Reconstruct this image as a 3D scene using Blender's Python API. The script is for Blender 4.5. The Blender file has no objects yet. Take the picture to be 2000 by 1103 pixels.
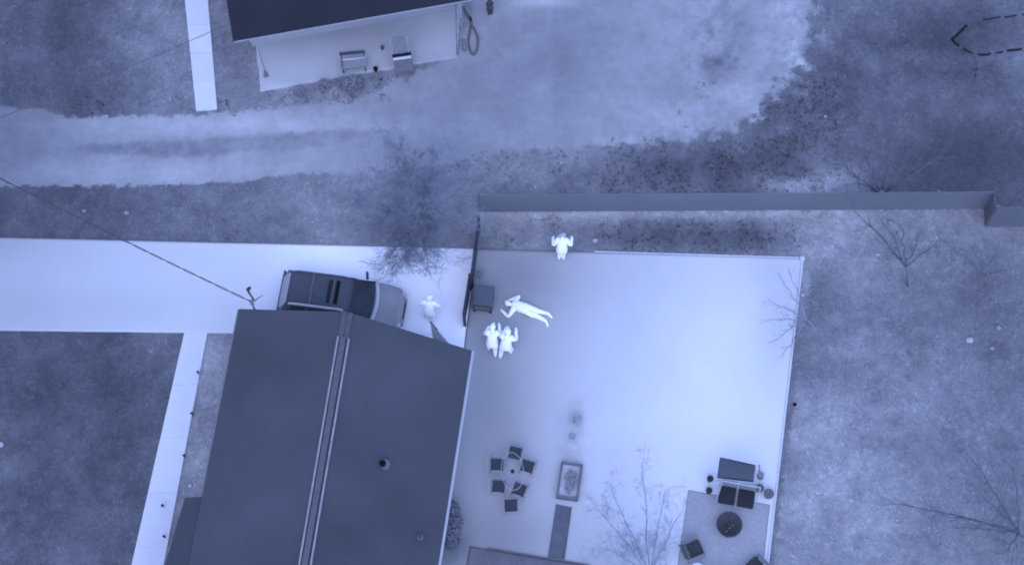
import bpy, bmesh, math, random
import numpy as np
from mathutils import Vector, Matrix

random.seed(7)
rng = np.random.default_rng(11)
SC = bpy.context.scene
COL = SC.collection
R = math.radians

# ------------------------------------------------------------------ camera
W, H, F = 2000.0, 1103.0, 3732.0           # size of the photograph and focal length in its pixels
TILT = R(20.0)
DIST = 73.2
CAM = np.array([0.0, -DIST * math.sin(TILT), DIST * math.cos(TILT)])
AX = np.array([1.0, 0.0, 0.0])
AY = np.array([0.0, math.cos(TILT), math.sin(TILT)])     # up in the picture
AZ = np.array([0.0, -math.sin(TILT), math.cos(TILT)])    # towards the viewer

cam_data = bpy.data.cameras.new('camera')
cam = bpy.data.objects.new('camera', cam_data)
COL.objects.link(cam)
cam.location = Vector(CAM)
cam.rotation_euler = (TILT, 0, 0)
cam_data.sensor_width = 36.0
cam_data.lens = 36.0 * F / W
cam_data.clip_start = 1.0
cam_data.clip_end = 3000.0
cam_data.dof.use_dof = True                # the airborne camera is slightly out of focus
cam_data.dof.focus_distance = 30.0
cam_data.dof.aperture_fstop = 2.0
SC.camera = cam

# ------------------------------------------------------------------ light
world = bpy.data.worlds.new('World')
SC.world = world
world.use_nodes = True
wn = world.node_tree.nodes
wl = world.node_tree.links
bg = wn['Background']
sky = wn.new('ShaderNodeTexSky')
sky.sky_type = 'NISHITA'
sky.sun_disc = False
sky.sun_elevation = R(62)
sky.sun_rotation = R(200)
mixc = wn.new('ShaderNodeMix'); mixc.data_type = 'RGBA'; mixc.blend_type = 'MULTIPLY'
mixc.inputs[0].default_value = 1.0
wl.new(sky.outputs[0], mixc.inputs[6])
mixc.inputs[7].default_value = (0.98, 1.0, 1.36, 1)
wl.new(mixc.outputs[2], bg.inputs[0])
bg.inputs[1].default_value = 0.12
sd = bpy.data.lights.new('sun', 'SUN')
sd.energy = 0.8
sd.angle = R(70)
sd.color = (0.47, 0.62, 1.0)
sun = bpy.data.objects.new('sun', sd)
COL.objects.link(sun)
sun.rotation_euler = (R(28), 0, R(200 + 180))
SC.view_settings.view_transform = 'Standard'
SC.view_settings.look = 'None'
SC.view_settings.exposure = 1.08
SC.view_settings.gamma = 1.0
SC.view_settings.use_curve_mapping = False
SC.render.engine = 'CYCLES'
SC.cycles.max_bounces = 5

# ------------------------------------------------------------------ helpers
def P(px, py, z=0.0):
    """photo pixel and height -> place in the world"""
    d = AX * ((px - W / 2) / F) - AY * ((py - H / 2) / F) - AZ
    t = (z - CAM[2]) / d[2]
    q = CAM + d * t
    return Vector((float(q[0]), float(q[1]), float(z)))

def proj(x, y, z=0.0):
    vx = x - CAM[0]; vy = y - CAM[1]; vz = z - CAM[2]
    a = vx
    b = vy * AY[1] + vz * AY[2]
    c = -(vy * AZ[1] + vz * AZ[2])
    return W / 2 + F * a / c, H / 2 - F * b / c

def lin(g):
    g = np.asarray(g, dtype=float) / 255.0
    return np.where(g <= 0.04045, g / 12.92, ((g + 0.055) / 1.055) ** 2.4)

LG = 1.0
def alb(g):
    return lin(g) / LG

class Noise:
    def __init__(self, seed, n=256):
        self.n = n
        self.t = np.random.default_rng(seed).random((n, n))
    def __call__(self, x, y):
        xi = np.floor(x).astype(int); yi = np.floor(y).astype(int)
        fx = x - xi; fy = y - yi
        fx = fx * fx * (3 - 2 * fx); fy = fy * fy * (3 - 2 * fy)
        n = self.n; t = self.t
        a = t[xi % n, yi % n]; b = t[(xi + 1) % n, yi % n]
        c = t[xi % n, (yi + 1) % n]; d = t[(xi + 1) % n, (yi + 1) % n]
        return (a * (1 - fx) + b * fx) * (1 - fy) + (c * (1 - fx) + d * fx) * fy
def fbm(x, y, seed, f=1.0, octs=4, gain=0.55):
    s = 0; w = 1; tw = 0
    for i in range(octs):
        s = s + w * (Noise(seed * 10 + i)(x * f + 31.7 * i, y * f + 17.3 * i) - 0.5) * 2
        tw += w; w *= gain; f *= 2.03
    return s / tw

def smooth(e0, e1, v):
    t = np.clip((v - e0) / (e1 - e0), 0, 1)
    return t * t * (3 - 2 * t)

def blobs(px, py, lst):
    s = np.zeros_like(px, dtype=float)
    for cx, cy, sx, sy, d in lst:
        s = s + d * np.exp(-0.5 * (((px - cx) / sx) ** 2 + ((py - cy) / sy) ** 2))
    return s

def inpoly(px, py, poly):
    ins = np.zeros(px.shape, dtype=bool)
    n = len(poly); j = n - 1
    for i in range(n):
        xi, yi = poly[i]; xj, yj = poly[j]
        c = ((yi > py) != (yj > py)) & (px < (xj - xi) * (py - yi) / (yj - yi + 1e-9) + xi)
        ins ^= c; j = i
    return ins

# ------------------------------------------------------------------ materials
MATS = {}
def mat(name, g, rough=0.8, noise=0.06, scale=6.0, tint=(0.98, 1.0, 1.06), bump=0.0, bscale=20.0, metal=0.0, alpha=1.0):
    if name in MATS: return MATS[name]
    m = bpy.data.materials.new(name); m.use_nodes = True
    nt = m.node_tree; b = nt.nodes['Principled BSDF']
    a = float(alb(g))
    tc = nt.nodes.new('ShaderNodeTexCoord')
    nz = nt.nodes.new('ShaderNodeTexNoise'); nz.inputs['Scale'].default_value = scale; nz.inputs['Detail'].default_value = 6
    nt.links.new(tc.outputs['Object'], nz.inputs['Vector'])
    mr = nt.nodes.new('ShaderNodeMapRange')
    mr.inputs[1].default_value = 0.25; mr.inputs[2].default_value = 0.75
    mr.inputs[3].default_value = 1 - noise * 2; mr.inputs[4].default_value = 1 + noise * 2
    nt.links.new(nz.outputs[0], mr.inputs[0])
    vm = nt.nodes.new('ShaderNodeVectorMath'); vm.operation = 'SCALE'
    vm.inputs[0].default_value = (a * tint[0], a * tint[1], a * tint[2])
    nt.links.new(mr.outputs[0], vm.inputs['Scale'])
    nt.links.new(vm.outputs[0], b.inputs['Base Color'])
    b.inputs['Roughness'].default_value = rough
    b.inputs['Metallic'].default_value = metal
    b.inputs['Specular IOR Level'].default_value = 0.12
    b.inputs['Alpha'].default_value = alpha
    if bump:
        n2 = nt.nodes.new('ShaderNodeTexNoise'); n2.inputs['Scale'].default_value = bscale; n2.inputs['Detail'].default_value = 5
        nt.links.new(tc.outputs['Object'], n2.inputs['Vector'])
        bp = nt.nodes.new('ShaderNodeBump'); bp.inputs['Strength'].default_value = bump; bp.inputs['Distance'].default_value = 0.05
        nt.links.new(n2.outputs[0], bp.inputs['Height']); nt.links.new(bp.outputs[0], b.inputs['Normal'])
    MATS[name] = m
    return m

def tone_mat(name, noises, bump=0.3, bscale=9.0, rough=0.9):
    """material whose colour comes from the surface's own tone map, with grain of several sizes"""
    m = bpy.data.materials.new(name); m.use_nodes = True
    nt = m.node_tree; b = nt.nodes['Principled BSDF']
    at = nt.nodes.new('ShaderNodeAttribute'); at.attribute_name = 'tone'
    tc = nt.nodes.new('ShaderNodeTexCoord')
    last = at.outputs['Color']
    for sc, amp, det in noises:
        nz = nt.nodes.new('ShaderNodeTexNoise'); nz.inputs['Scale'].default_value = sc; nz.inputs['Detail'].default_value = det
        nz.inputs['Roughness'].default_value = 0.65
        nt.links.new(tc.outputs['Object'], nz.inputs['Vector'])
        mr = nt.nodes.new('ShaderNodeMapRange')
        mr.inputs[1].default_value = 0.28; mr.inputs[2].default_value = 0.72
        mr.inputs[3].default_value = 1 - amp; mr.inputs[4].default_value = 1 + amp
        nt.links.new(nz.outputs[0], mr.inputs[0])
        vm = nt.nodes.new('ShaderNodeVectorMath'); vm.operation = 'SCALE'
        nt.links.new(last, vm.inputs[0]); nt.links.new(mr.outputs[0], vm.inputs['Scale'])
        last = vm.outputs[0]
    nt.links.new(last, b.inputs['Base Color'])
    b.inputs['Roughness'].default_value = rough
    b.inputs['Specular IOR Level'].default_value = 0.08
    if bump:
        n2 = nt.nodes.new('ShaderNodeTexNoise'); n2.inputs['Scale'].default_value = bscale; n2.inputs['Detail'].default_value = 6
        nt.links.new(tc.outputs['Object'], n2.inputs['Vector'])
        bp = nt.nodes.new('ShaderNodeBump'); bp.inputs['Strength'].default_value = bump; bp.inputs['Distance'].default_value = 0.06
        nt.links.new(n2.outputs[0], bp.inputs['Height']); nt.links.new(bp.outputs[0], b.inputs['Normal'])
    return m

def tone_rgba(g):
    """surface tones: dark soil and grass are a little bluer than concrete"""
    a = alb(np.clip(g, 20, 245))
    k = np.clip((150 - g) / 110.0, 0, 1)
    out = np.ones((len(a), 4), dtype=np.float32)
    out[:, 0] = a * (0.99 - 0.04 * k); out[:, 1] = a; out[:, 2] = a * (1.02 + 0.20 * k)
    return out

# ------------------------------------------------------------------ mesh builder
class MB:
    def __init__(self): self.bm = bmesh.new()
    def box(self, c, s, rz=0.0, M=None, bev=0.0):
        M0 = Matrix.Translation(Vector(c)) @ Matrix.Rotation(rz, 4, 'Z')
        if M is not None: M0 = M
        r = bmesh.ops.create_cube(self.bm, size=1.0, matrix=M0 @ Matrix.Diagonal((s[0], s[1], s[2], 1)))
        if bev:
            es = {e for v in r['verts'] for e in v.link_edges}
            bmesh.ops.bevel(self.bm, geom=list(es), offset=bev, segments=2, affect='EDGES', profile=0.6)
        return self
    def cyl(self, c, r, h, seg=16, r2=None, M=None, cap=True):
        M0 = M if M is not None else Matrix.Translation(Vector(c) + Vector((0, 0, h / 2)))
        bmesh.ops.create_cone(self.bm, cap_ends=cap, segments=seg, radius1=r, radius2=r if r2 is None else r2, depth=h, matrix=M0)
        return self
    def tube(self, pts, rad, seg=6):
        pts = [Vector(p) for p in pts]
        n = len(pts)
        rads = rad if hasattr(rad, '__len__') else [rad] * n
        rings = []
        for i, p in enumerate(pts):
            d = (pts[min(i + 1, n - 1)] - pts[max(i - 1, 0)]).normalized()
            u = d.cross(Vector((0, 0, 1)))
            if u.length < 1e-3: u = Vector((1, 0, 0))
            u.normalize(); v = d.cross(u)
            rings.append([self.bm.verts.new(p + (u * math.cos(2 * math.pi * k / seg) + v * math.sin(2 * math.pi * k / seg)) * rads[i]) for k in range(seg)])
        for a, b in zip(rings, rings[1:]):
            for k in range(seg):
                self.bm.faces.new((a[k], a[(k + 1) % seg], b[(k + 1) % seg], b[k]))
        self.bm.faces.new(rings[0][::-1]); self.bm.faces.new(rings[-1])
        return self
    def prism(self, poly, th):
        """polygon of 3-D points extruded downwards by th"""
        top = [self.bm.verts.new(p) for p in poly]
        bot = [self.bm.verts.new(Vector(p) - Vector((0, 0, th))) for p in poly]
        self.bm.faces.new(top); self.bm.faces.new(bot[::-1])
        n = len(poly)
        for i in range(n):
            self.bm.faces.new((top[i], bot[i], bot[(i + 1) % n], top[(i + 1) % n]))
        return self
    def loft(self, rings, closed=True, caps=True):
        rs = [[self.bm.verts.new(p) for p in r] for r in rings]
        n = len(rs[0])
        for a, b in zip(rs, rs[1:]):
            for k in range(n if closed else n - 1):
                self.bm.faces.new((a[k], a[(k + 1) % n], b[(k + 1) % n], b[k]))
        if caps and closed:
            self.bm.faces.new(rs[0][::-1]); self.bm.faces.new(rs[-1])
        return self
    def blob(self, c, s, sub=2, amp=0.12, seed=0, M=None):
        r = bmesh.ops.create_icosphere(self.bm, subdivisions=sub, radius=1.0)
        rr = random.Random(seed)
        ph = [rr.uniform(0, 6) for _ in range(6)]
        for v in r['verts']:
            k = 1 + amp * (math.sin(v.co.x * 3 + ph[0]) + math.sin(v.co.y * 4 + ph[1]) + math.sin(v.co.z * 5 + ph[2])) / 2 + rr.uniform(-amp, amp) * 0.4
            q = Vector((v.co.x * s[0] * k, v.co.y * s[1] * k, v.co.z * s[2] * k))
            v.co = (M @ q if M else q) + Vector(c)
        return self
    def build(self, name, m, parent=None, smooth_=False):
        bmesh.ops.recalc_face_normals(self.bm, faces=self.bm.faces)
        me = bpy.data.meshes.new(name); self.bm.to_mesh(me); self.bm.free()
        if m: me.materials.append(m)
        if smooth_: me.shade_smooth()
        o = bpy.data.objects.new(name, me); COL.objects.link(o)
        if parent: o.parent = parent
        return o

def tag(o, label, cat, group=None):
    o['label'] = label; o['category'] = cat
    if group: o['group'] = group
    return o
def thing(name, loc, label, cat, rz=0.0, group=None):
    o = bpy.data.objects.new(name, None); COL.objects.link(o)
    o.empty_display_size = 0.2
    o.location = loc; o.rotation_euler = (0, 0, rz)
    return tag(o, label, cat, group)
def copy_tree(o, parent=None):
    c = o.copy(); COL.objects.link(c)
    if parent: c.parent = parent
    for ch in list(o.children): copy_tree(ch, c)
    return c

def array_mesh(name, verts, faces, tones, material, parent=None):
    me = bpy.data.meshes.new(name)
    verts = np.asarray(verts, dtype=np.float32); faces = np.asarray(faces, dtype=np.int32)
    k = faces.shape[1]
    me.vertices.add(len(verts)); me.vertices.foreach_set('co', verts.ravel())
    me.loops.add(faces.size); me.loops.foreach_set('vertex_index', faces.ravel())
    me.polygons.add(len(faces))
    me.polygons.foreach_set('loop_start', np.arange(0, faces.size, k, dtype=np.int32))
    me.polygons.foreach_set('loop_total', np.full(len(faces), k, dtype=np.int32))
    me.update(); me.validate()
    if tones is not None:
        at = me.attributes.new('tone', 'FLOAT_COLOR', 'POINT')
        at.data.foreach_set('color', np.asarray(tones, dtype=np.float32).ravel())
    me.materials.append(material)
    o = bpy.data.objects.new(name, me); COL.objects.link(o)
    if parent: o.parent = parent
    return o

def slab(name, corners, z, th, tonefn, material, nx=80, ny=60, parent=None, rag=0.0):
    """a paved surface laid between four points of the ground, its top a fine sheet, its sides going down"""
    c = [np.array(P(*q, z)) for q in corners]
    u, v = np.meshgrid(np.linspace(0, 1, nx + 1), np.linspace(0, 1, ny + 1))
    u = u.ravel()[:, None]; v = v.ravel()[:, None]
    V = (c[0] * (1 - u) + c[1] * u) * (1 - v) + (c[3] * (1 - u) + c[2] * u) * v
    if rag:
        w = np.minimum.reduce([u[:, 0], 1 - u[:, 0], v[:, 0], 1 - v[:, 0]])
        edge = (w < 1e-6)
        V[edge, 0] += fbm(V[edge, 0], V[edge, 1], 77, 2.0) * rag
        V[edge, 1] += fbm(V[edge, 0], V[edge, 1], 78, 2.0) * rag
    px, py = proj(V[:, 0], V[:, 1], V[:, 2])
    t = tone_rgba(tonefn(px, py, V[:, 0], V[:, 1]))
    i = np.arange((nx + 1) * (ny + 1)).reshape(ny + 1, nx + 1)
    Fc = np.stack([i[1:, :-1], i[1:, 1:], i[:-1, 1:], i[:-1, :-1]], -1).reshape(-1, 4)
    loop = np.concatenate([i[0, :], i[1:, -1], i[-1, -2::-1], i[-2:0:-1, 0]])
    B = V[loop].copy(); B[:, 2] -= th
    n0 = len(V); m = len(loop)
    V = np.vstack([V, B]); t = np.vstack([t, t[loop]])
    k = np.arange(m); k2 = (k + 1) % m
    Fs = np.stack([loop[k], loop[k2], n0 + k2, n0 + k], -1)
    return array_mesh(name, V, np.vstack([Fc, Fs]), t, material, parent)

# ------------------------------------------------------------------ ground
GRAVEL = [(-900, 190), (0, 205), (90, 212), (130, 228), (250, 226), (400, 222), (500, 214), (600, 204), (700, 190), (735, 172), (790, 150), (900, 100),
          (930, -40), (940, -900), (1595, -900), (1590, 60), (1570, 130), (1520, 195), (1440, 250), (1330, 272), (1180, 285), (1000, 295), (880, 318),
          (760, 332), (640, 338), (480, 352), (330, 362), (0, 366), (-900, 372)]
RUT = [(80, 288), (180, 284), (300, 276), (480, 266), (620, 258), (800, 250), (800, 262), (640, 284), (450, 300), (300, 304), (180, 302)]

def ground_tone(px, py, x, y):
    wx = fbm(x, y, 3, 1.3, 4) * 14 + fbm(x, y, 4, 4.0, 3) * 12
    wy = fbm(x, y, 5, 1.3, 4) * 9 + fbm(x, y, 6, 4.0, 3) * 9
    g = np.full(px.shape, 108.0)
    # lawn west of the upper walk
    up = (py < 300) & (px < 930)
    g = np.where(up, 88 + 24 * smooth(120, 330, px) + 8 * smooth(430, 560, px), g)
    g = np.where(up, g + blobs(px, py, [(160, 40, 90, 70, -8), (180, 180, 60, 30, -10), (90, 130, 40, 20, 10), (620, 170, 80, 18, 6), (300, 60, 60, 60, 10)]), g)
    # strip of grass between the track and the driveway
    st = (py >= 300) & (py < 560) & (px < 960)
    g = np.where(st, 84 + 24 * smooth(80, 560, px) + 20 * smooth(480, 700, px) + blobs(px, py, [(810, 400, 90, 60, -4)]), g)
    # belt north of the long fence
    be = (py < 409) & (px >= 900)
    g = np.where(be, 126 - 8 * smooth(950, 1300, px), g)
    g = np.where(be, g + blobs(px, py, [(1380, 318, 130, 30, -32), (1520, 235, 70, 50, -22), (1620, 170, 60, 60, -20), (1560, 362, 60, 9, 48), (1640, 345, 38, 18, 34),
                                        (1610, 374, 60, 5, 30), (1460, 366, 80, 7, -6), (1740, 90, 110, 70, -22), (1900, 60, 90, 60, -30), (1900, 220, 160, 90, -18), (1880, 330, 150, 60, -30),
                                        (1780, 110, 60, 12, 14), (1930, 120, 90, 12, 16), (1940, 290, 90, 30, -8), (1640, 40, 50, 60, -4), (1690, 130, 30, 12, 12)]), g)
    # belt between the fence and the patio
    bs = (py >= 409) & (py < 640) & (px > 930) & (px < 1600)
    w_ = smooth(1600, 1540, px + 0.5 * wx)
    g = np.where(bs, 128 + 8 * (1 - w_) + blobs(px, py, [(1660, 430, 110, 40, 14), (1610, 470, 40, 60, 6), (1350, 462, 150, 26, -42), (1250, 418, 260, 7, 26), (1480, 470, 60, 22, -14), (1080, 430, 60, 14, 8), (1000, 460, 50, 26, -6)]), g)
    # yard to the right
    yd = (py >= 409) & (px >= 1490) & (px >= 1600 - 0.13 * (py - 409))
    g = np.where(yd, 124 + blobs(px, py, [(1660, 430, 110, 40, 16), (1610, 470, 40, 60, 6), (1850, 450, 100, 50, 4), (1590, 700, 60, 90, -16), (1750, 600, 130, 50, -12), (1930, 620, 80, 120, -14),
                                          (1600, 830, 60, 40, 16), (1570, 960, 60, 90, 14), (1700, 900, 80, 60, 6), (1560, 910, 26, 34, -22), (1990, 800, 70, 200, -12), (1650, 1010, 50, 60, 8), (1800, 880, 50, 30, -12),
                                          (1680, 560, 14, 30, 10), (1630, 680, 60, 14, 12), (1570, 1060, 50, 30, -4)]), g)
    # lawn lower left and planting bed by the house
    lo = (py >= 560) & (px < 900)
    g = np.where(lo, 83 + 10 * smooth(900, 1103, py) + 9 * smooth(200, 340, px) + blobs(px, py, [(230, 760, 30, 130, -9), (110, 760, 40, 60, -7), (300, 660, 40, 30, 10), (120, 1020, 30, 30, -6), (10, 880, 20, 60, 10)]), g)
    bed = lo & (px > 345 - 0.2 * (py - 800)) & (px < 900)
    g = np.where(bed, 132 + blobs(px, py, [(420, 690, 20, 20, 14), (380, 900, 20, 30, 16), (440, 660, 14, 40, -14), (340, 1000, 20, 60, -10)]), g)
    # mottling of the grass
    rough = fbm(x, y, 21, 1.1, 5, 0.7)
    g = g * (1.06 + 0.20 * rough * (1 - 0.6 * np.clip(blobs(px, py, [(800, 405, 90, 60, 1), (1880, 340, 140, 60, 1)]), 0, 1)) + 0.08 * fbm(x, y, 22, 4.0, 3, 0.8))
    # gravel lot and track
    gx = px + wx * (1 + 1.2 * smooth(1250, 1500, px)); gy = py + wy * (0.6 + 1.0 * smooth(1000, 1300, px))
    soft = 3 + 44 * smooth(1200, 1480, px) + 6 * smooth(800, 1100, px)
    n3 = fbm(x, y, 34, 2.2, 5, 0.75)
    gr = np.zeros(px.shape)
    for k in range(10):
        an = k * 2.399; rd = (k + 0.5) / 10
        gr += inpoly(gx + np.cos(an) * soft * rd, gy + np.sin(an) * soft * rd * 0.7, GRAVEL)
    gr = gr / 10
    gr = np.clip((gr - 0.5) * (1 + 1.2 * smooth(1250, 1480, px)) + 0.5 + 1.5 * n3 * smooth(0, 0.3, gr) * smooth(1, 0.7, gr), 0, 1)
    tg = 146 + blobs(px, py, [(-30, 260, 130, 120, -34), (420, 245, 220, 14, 18), (300, 335, 240, 16, 12), (560, 235, 150, 18, 10), (1110, 90, 90, 90, -14), (980, 170, 110, 50, -10), (1380, 60, 120, 70, 8), (1250, 200, 130, 50, 8),
                              (1460, 200, 60, 40, 10), (1395, 120, 26, 14, -22), (1440, 60, 26, 60, -10), (1330, 180, 34, 16, -14), (1060, 2, 46, 10, 34), (830, 210, 120, 40, -6), (650, 300, 120, 24, 4), (1060, 175, 21, 17, 15), (860, 300, 70, 20, -8)])
    tg = tg * (1 + 0.022 * fbm(x, y, 31, 0.9, 4))
    fr = smooth(1280, 1560, px - 0.6 * (120 - py))
    tg = tg * (1 + fr * (0.16 * fbm(x, y, 32, 1.4, 6, 0.8) + 0.01))
    g = g * (1 - gr) + tg * gr
    nn = fbm(x, y, 36, 1.5, 6, 0.8)
    edge = np.exp(-0.5 * (((px - 1540) / 90) ** 2 + ((py - 130) / 120) ** 2)) + 0.8 * np.exp(-0.5 * (((px - 1330) / 120) ** 2 + ((py - 275) / 34) ** 2))
    g = g * (1 + np.clip(edge, 0, 1) * (0.40 * np.clip(nn, -0.1, 1) + 0.01))
    mid = np.exp(-0.5 * (((px - 1410) / 60) ** 2 + ((py - 110) / 110) ** 2))
    g = g * (1 - mid * 0.45 * np.clip(nn + 0.12, 0, 0.6))
    rut = np.zeros(px.shape)
    for k in range(6): rut += inpoly(px + wx * 1.2 + 5 * math.cos(k * 1.05), py + wy * 0.7 + 3.5 * math.sin(k * 1.05), RUT) / 6.0
    rt = (135 + 15 * fbm(x, y, 33, 3.5, 4, 0.75) - 7 * smooth(400, 200, px) - 10 * blobs(px, py, [(270, 292, 90, 12, 1)]) + 9 * smooth(500, 800, px))
    return g * (1 - rut) + rt * rut

NX, NY = 600, 400
x0, x1, y0, y1 = -25.5, 25.5, -16.0, 17.5
gx_, gy_ = np.meshgrid(np.linspace(x0, x1, NX + 1), np.linspace(y0, y1, NY + 1))
gx_ = gx_.ravel(); gy_ = gy_.ravel()
ppx, ppy = proj(gx_, gy_, 0.0)
gt = ground_tone(ppx, ppy, gx_, gy_)
gz = 0.02 * fbm(gx_, gy_, 41, 1.5, 4) - 0.012
i_ = np.arange((NX + 1) * (NY + 1)).reshape(NY + 1, NX + 1)
gf = np.stack([i_[:-1, :-1], i_[:-1, 1:], i_[1:, 1:], i_[1:, :-1]], -1).reshape(-1, 4)
m_ground = tone_mat('soil_and_grass', [(0.8, 0.14, 6), (3.0, 0.07, 4)], bump=0.25, bscale=8)
m_slab = tone_mat('concrete', [(0.35, 0.025, 5), (3.0, 0.012, 6)], bump=0.05, bscale=30)
m_mulch = tone_mat('mulch', [(1.2, 0.10, 6), (9.0, 0.16, 8)], bump=0.4, bscale=10)
g0 = array_mesh('ground', np.stack([gx_, gy_, gz], -1), gf, tone_rgba(gt), m_ground)
g0['kind'] = 'structure'
far = MB(); far.prism([(-600, -600, -0.035), (600, -600, -0.035), (600, 600, -0.035), (-600, 600, -0.035)], 0.5)
fo = far.build('terrain', mat('far_grass', 120, noise=0.14, scale=0.8, tint=(0.96, 1, 1.15))); fo['kind'] = 'structure'

# grass tufts: countless
def tufts(name, n, hgt, mask, seed, gmul=1.0, size=0.05):
    r = np.random.default_rng(seed)
    X = r.uniform(-21.5, 21.5, n * 3); Y = r.uniform(-13, 13.5, n * 3)
    a, b = proj(X, Y, 0.0)
    ok = mask(a, b, X, Y)
    X = X[ok][:n]; Y = Y[ok][:n]; a = a[ok][:n]; b = b[ok][:n]; n = len(X)
    g = ground_tone(a, b, X, Y) * r.normal(1.0, 0.04, n) * gmul
    Vs = []; Ts = []
    gzz = 0.02 * fbm(X, Y, 41, 1.5, 4) - 0.012
    for k in range(4):
        th = r.uniform(0, 6.283, n); hh = hgt * r.uniform(0.5, 1.3, n); w = size * r.uniform(0.6, 1.5, n)
        ox = r.normal(0, size * 0.7, n); oy = r.normal(0, size * 0.7, n)
        A = np.stack([X + ox + np.cos(th) * w, Y + oy + np.sin(th) * w, gzz + 0.003], -1)
        B = np.stack([X + ox - np.cos(th) * w, Y + oy - np.sin(th) * w, gzz + 0.003], -1)
        l = r.uniform(0.8, 1.8, n) * size; ph = r.uniform(0, 6.283, n)
        Cc = np.stack([X + ox + np.cos(ph) * l, Y + oy + np.sin(ph) * l, gzz + hh], -1)
        Vs.append(np.stack([A, B, Cc], 1)); Ts.append(np.repeat(g * r.normal(1, 0.03, n), 3))
    V = np.concatenate([v.reshape(-1, 3) for v in Vs]); T = np.concatenate(Ts)
    Fc = np.arange(len(V)).reshape(-1, 3)
    tri = V.reshape(-1, 3, 3); e1 = tri[:, 1] - tri[:, 0]; e2 = tri[:, 2] - tri[:, 0]
    dn = (e1[:, 0] * e2[:, 1] - e1[:, 1] * e2[:, 0]) < 0
    Fc[dn] = Fc[dn][:, ::-1]
    o = array_mesh(name, V, Fc, tone_rgba(T), m_blade)

    o['kind'] = 'stuff'; o['label'] = 'short mottled grass and weeds over the yards'; o['category'] = 'grass'
    return o
m_blade = tone_mat('grass_blades', [], bump=0)
def grass_mask(a, b, X, Y):
    wx = fbm(X, Y, 3, 1.3, 4) * 14 + fbm(X, Y, 4, 4.0, 3) * 12
    wy = fbm(X, Y, 5, 1.3, 4) * 9 + fbm(X, Y, 6, 4.0, 3) * 9
    k1 = 1 + 1.2 * smooth(1250, 1500, a)
    out = ~inpoly(a + wx * k1, b + wy * (0.6 + 1.0 * smooth(1000, 1300, a)), GRAVEL)
    for q in SLABS: out &= ~inpoly(a, b, q)
    return out
DRIVE = [(-250, 458), (930, 486), (908.6, 655), (-250, 642)]
DRIVE2 = [(520, 640), (909.8, 645), (901, 722), (520, 722)]
PATIO = [(931, 486), (1567, 504), (1478, 1300), (830, 1300)]
WALK1 = [(355, -60), (401, -60), (424, 214), (383, 217)]
WALK2 = [(360, 649), (405, 649), (305, 1180), (239, 1180)]
TOPPAT = [(484, -90), (905, -90), (893, 112), (508, 178)]
SLABS = [DRIVE, DRIVE2, PATIO, WALK1, WALK2, TOPPAT]
tufts('grass', 50000, 0.014, grass_mask, 5, 1.04, 0.06)

# ------------------------------------------------------------------ paved surfaces
def drive_tone(px, py, x, y):
    g = 172 + 16 * smooth(-20, 250, px) + 14 * smooth(200, 520, px) + 44 * smooth(440, 680, px)
    g = g + blobs(px, py, [(160, 600, 200, 26, -6), (0, 470, 140, 30, -10), (930, 680, 40, 40, -12)])
    return g * (1 + 0.012 * fbm(x, y, 51, 0.8, 4))
def patio_tone(px, py, x, y):
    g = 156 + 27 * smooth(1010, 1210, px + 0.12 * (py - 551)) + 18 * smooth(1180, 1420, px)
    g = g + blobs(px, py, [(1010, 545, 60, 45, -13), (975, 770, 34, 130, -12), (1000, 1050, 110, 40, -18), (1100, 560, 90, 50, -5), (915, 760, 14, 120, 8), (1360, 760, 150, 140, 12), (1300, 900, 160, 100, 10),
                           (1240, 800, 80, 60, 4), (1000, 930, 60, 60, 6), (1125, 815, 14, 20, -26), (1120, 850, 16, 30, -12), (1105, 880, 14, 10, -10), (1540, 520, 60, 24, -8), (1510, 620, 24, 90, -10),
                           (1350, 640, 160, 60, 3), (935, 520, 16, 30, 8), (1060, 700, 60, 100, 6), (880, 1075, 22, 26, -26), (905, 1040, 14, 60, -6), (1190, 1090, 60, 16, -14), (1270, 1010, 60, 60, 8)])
    spot = blobs(px, py, [(1125, 850, 22, 50, 1), (1190, 1095, 80, 14, 0.8), (885, 1080, 26, 30, 1)])
    return g * (1 + 0.012 * fbm(x, y, 52, 0.7, 4) + 0.12 * np.clip(spot, 0, 1) * fbm(x, y, 53, 4.0, 4))
o = slab('driveway', DRIVE, 0.05, 0.12, drive_tone, m_slab, 160, 40); o['kind'] = 'structure'
o = slab('driveway', DRIVE2, 0.045, 0.11, drive_tone, m_slab, 60, 10); o['kind'] = 'structure'
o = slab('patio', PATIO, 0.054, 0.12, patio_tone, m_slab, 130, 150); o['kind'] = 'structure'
o = slab('pavement', TOPPAT, 0.06, 0.12, lambda px, py, x, y: 163 + blobs(px, py, [(560, 140, 60, 26, 8), (700, 60, 120, 18, -10), (860, 60, 30, 30, 6), (860, 130, 60, 16, -10), (520, 168, 40, 8, 10)]) + 2 * fbm(x, y, 55, 1.5, 3), m_slab, 80, 40, rag=0.06)
o['kind'] = 'structure'

def walkway(name, quad, nsl, tone, gap=0.012):
    root = bpy.data.objects.new(name, None); COL.objects.link(root); root['kind'] = 'structure'
    c = [P(*q, 0.045) for q in quad]
    for k in range(nsl):
        a = k / nsl; b = (k + 1) / nsl
        l0 = c[0].lerp(c[3], a); l1 = c[0].lerp(c[3], b); r0 = c[1].lerp(c[2], a); r1 = c[1].lerp(c[2], b)
        d = (l1 - l0).normalized() * gap / 2
        dz = Vector((0, 0, random.uniform(-0.004, 0.004)))
        m = MB(); m.prism([l0 + d + dz, l1 - d + dz, r1 - d + dz, r0 + d + dz], 0.12)
        m.build('slab', mat('walk_concrete_%d' % (k % 3), tone + (k % 3) * 2 - 2, noise=0.02, scale=1.5, bump=0.05), root)
    return root
walkway('path', WALK1, 5, 204, 0.008)
walkway('path', WALK2, 5, 202, 0.004)

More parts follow.
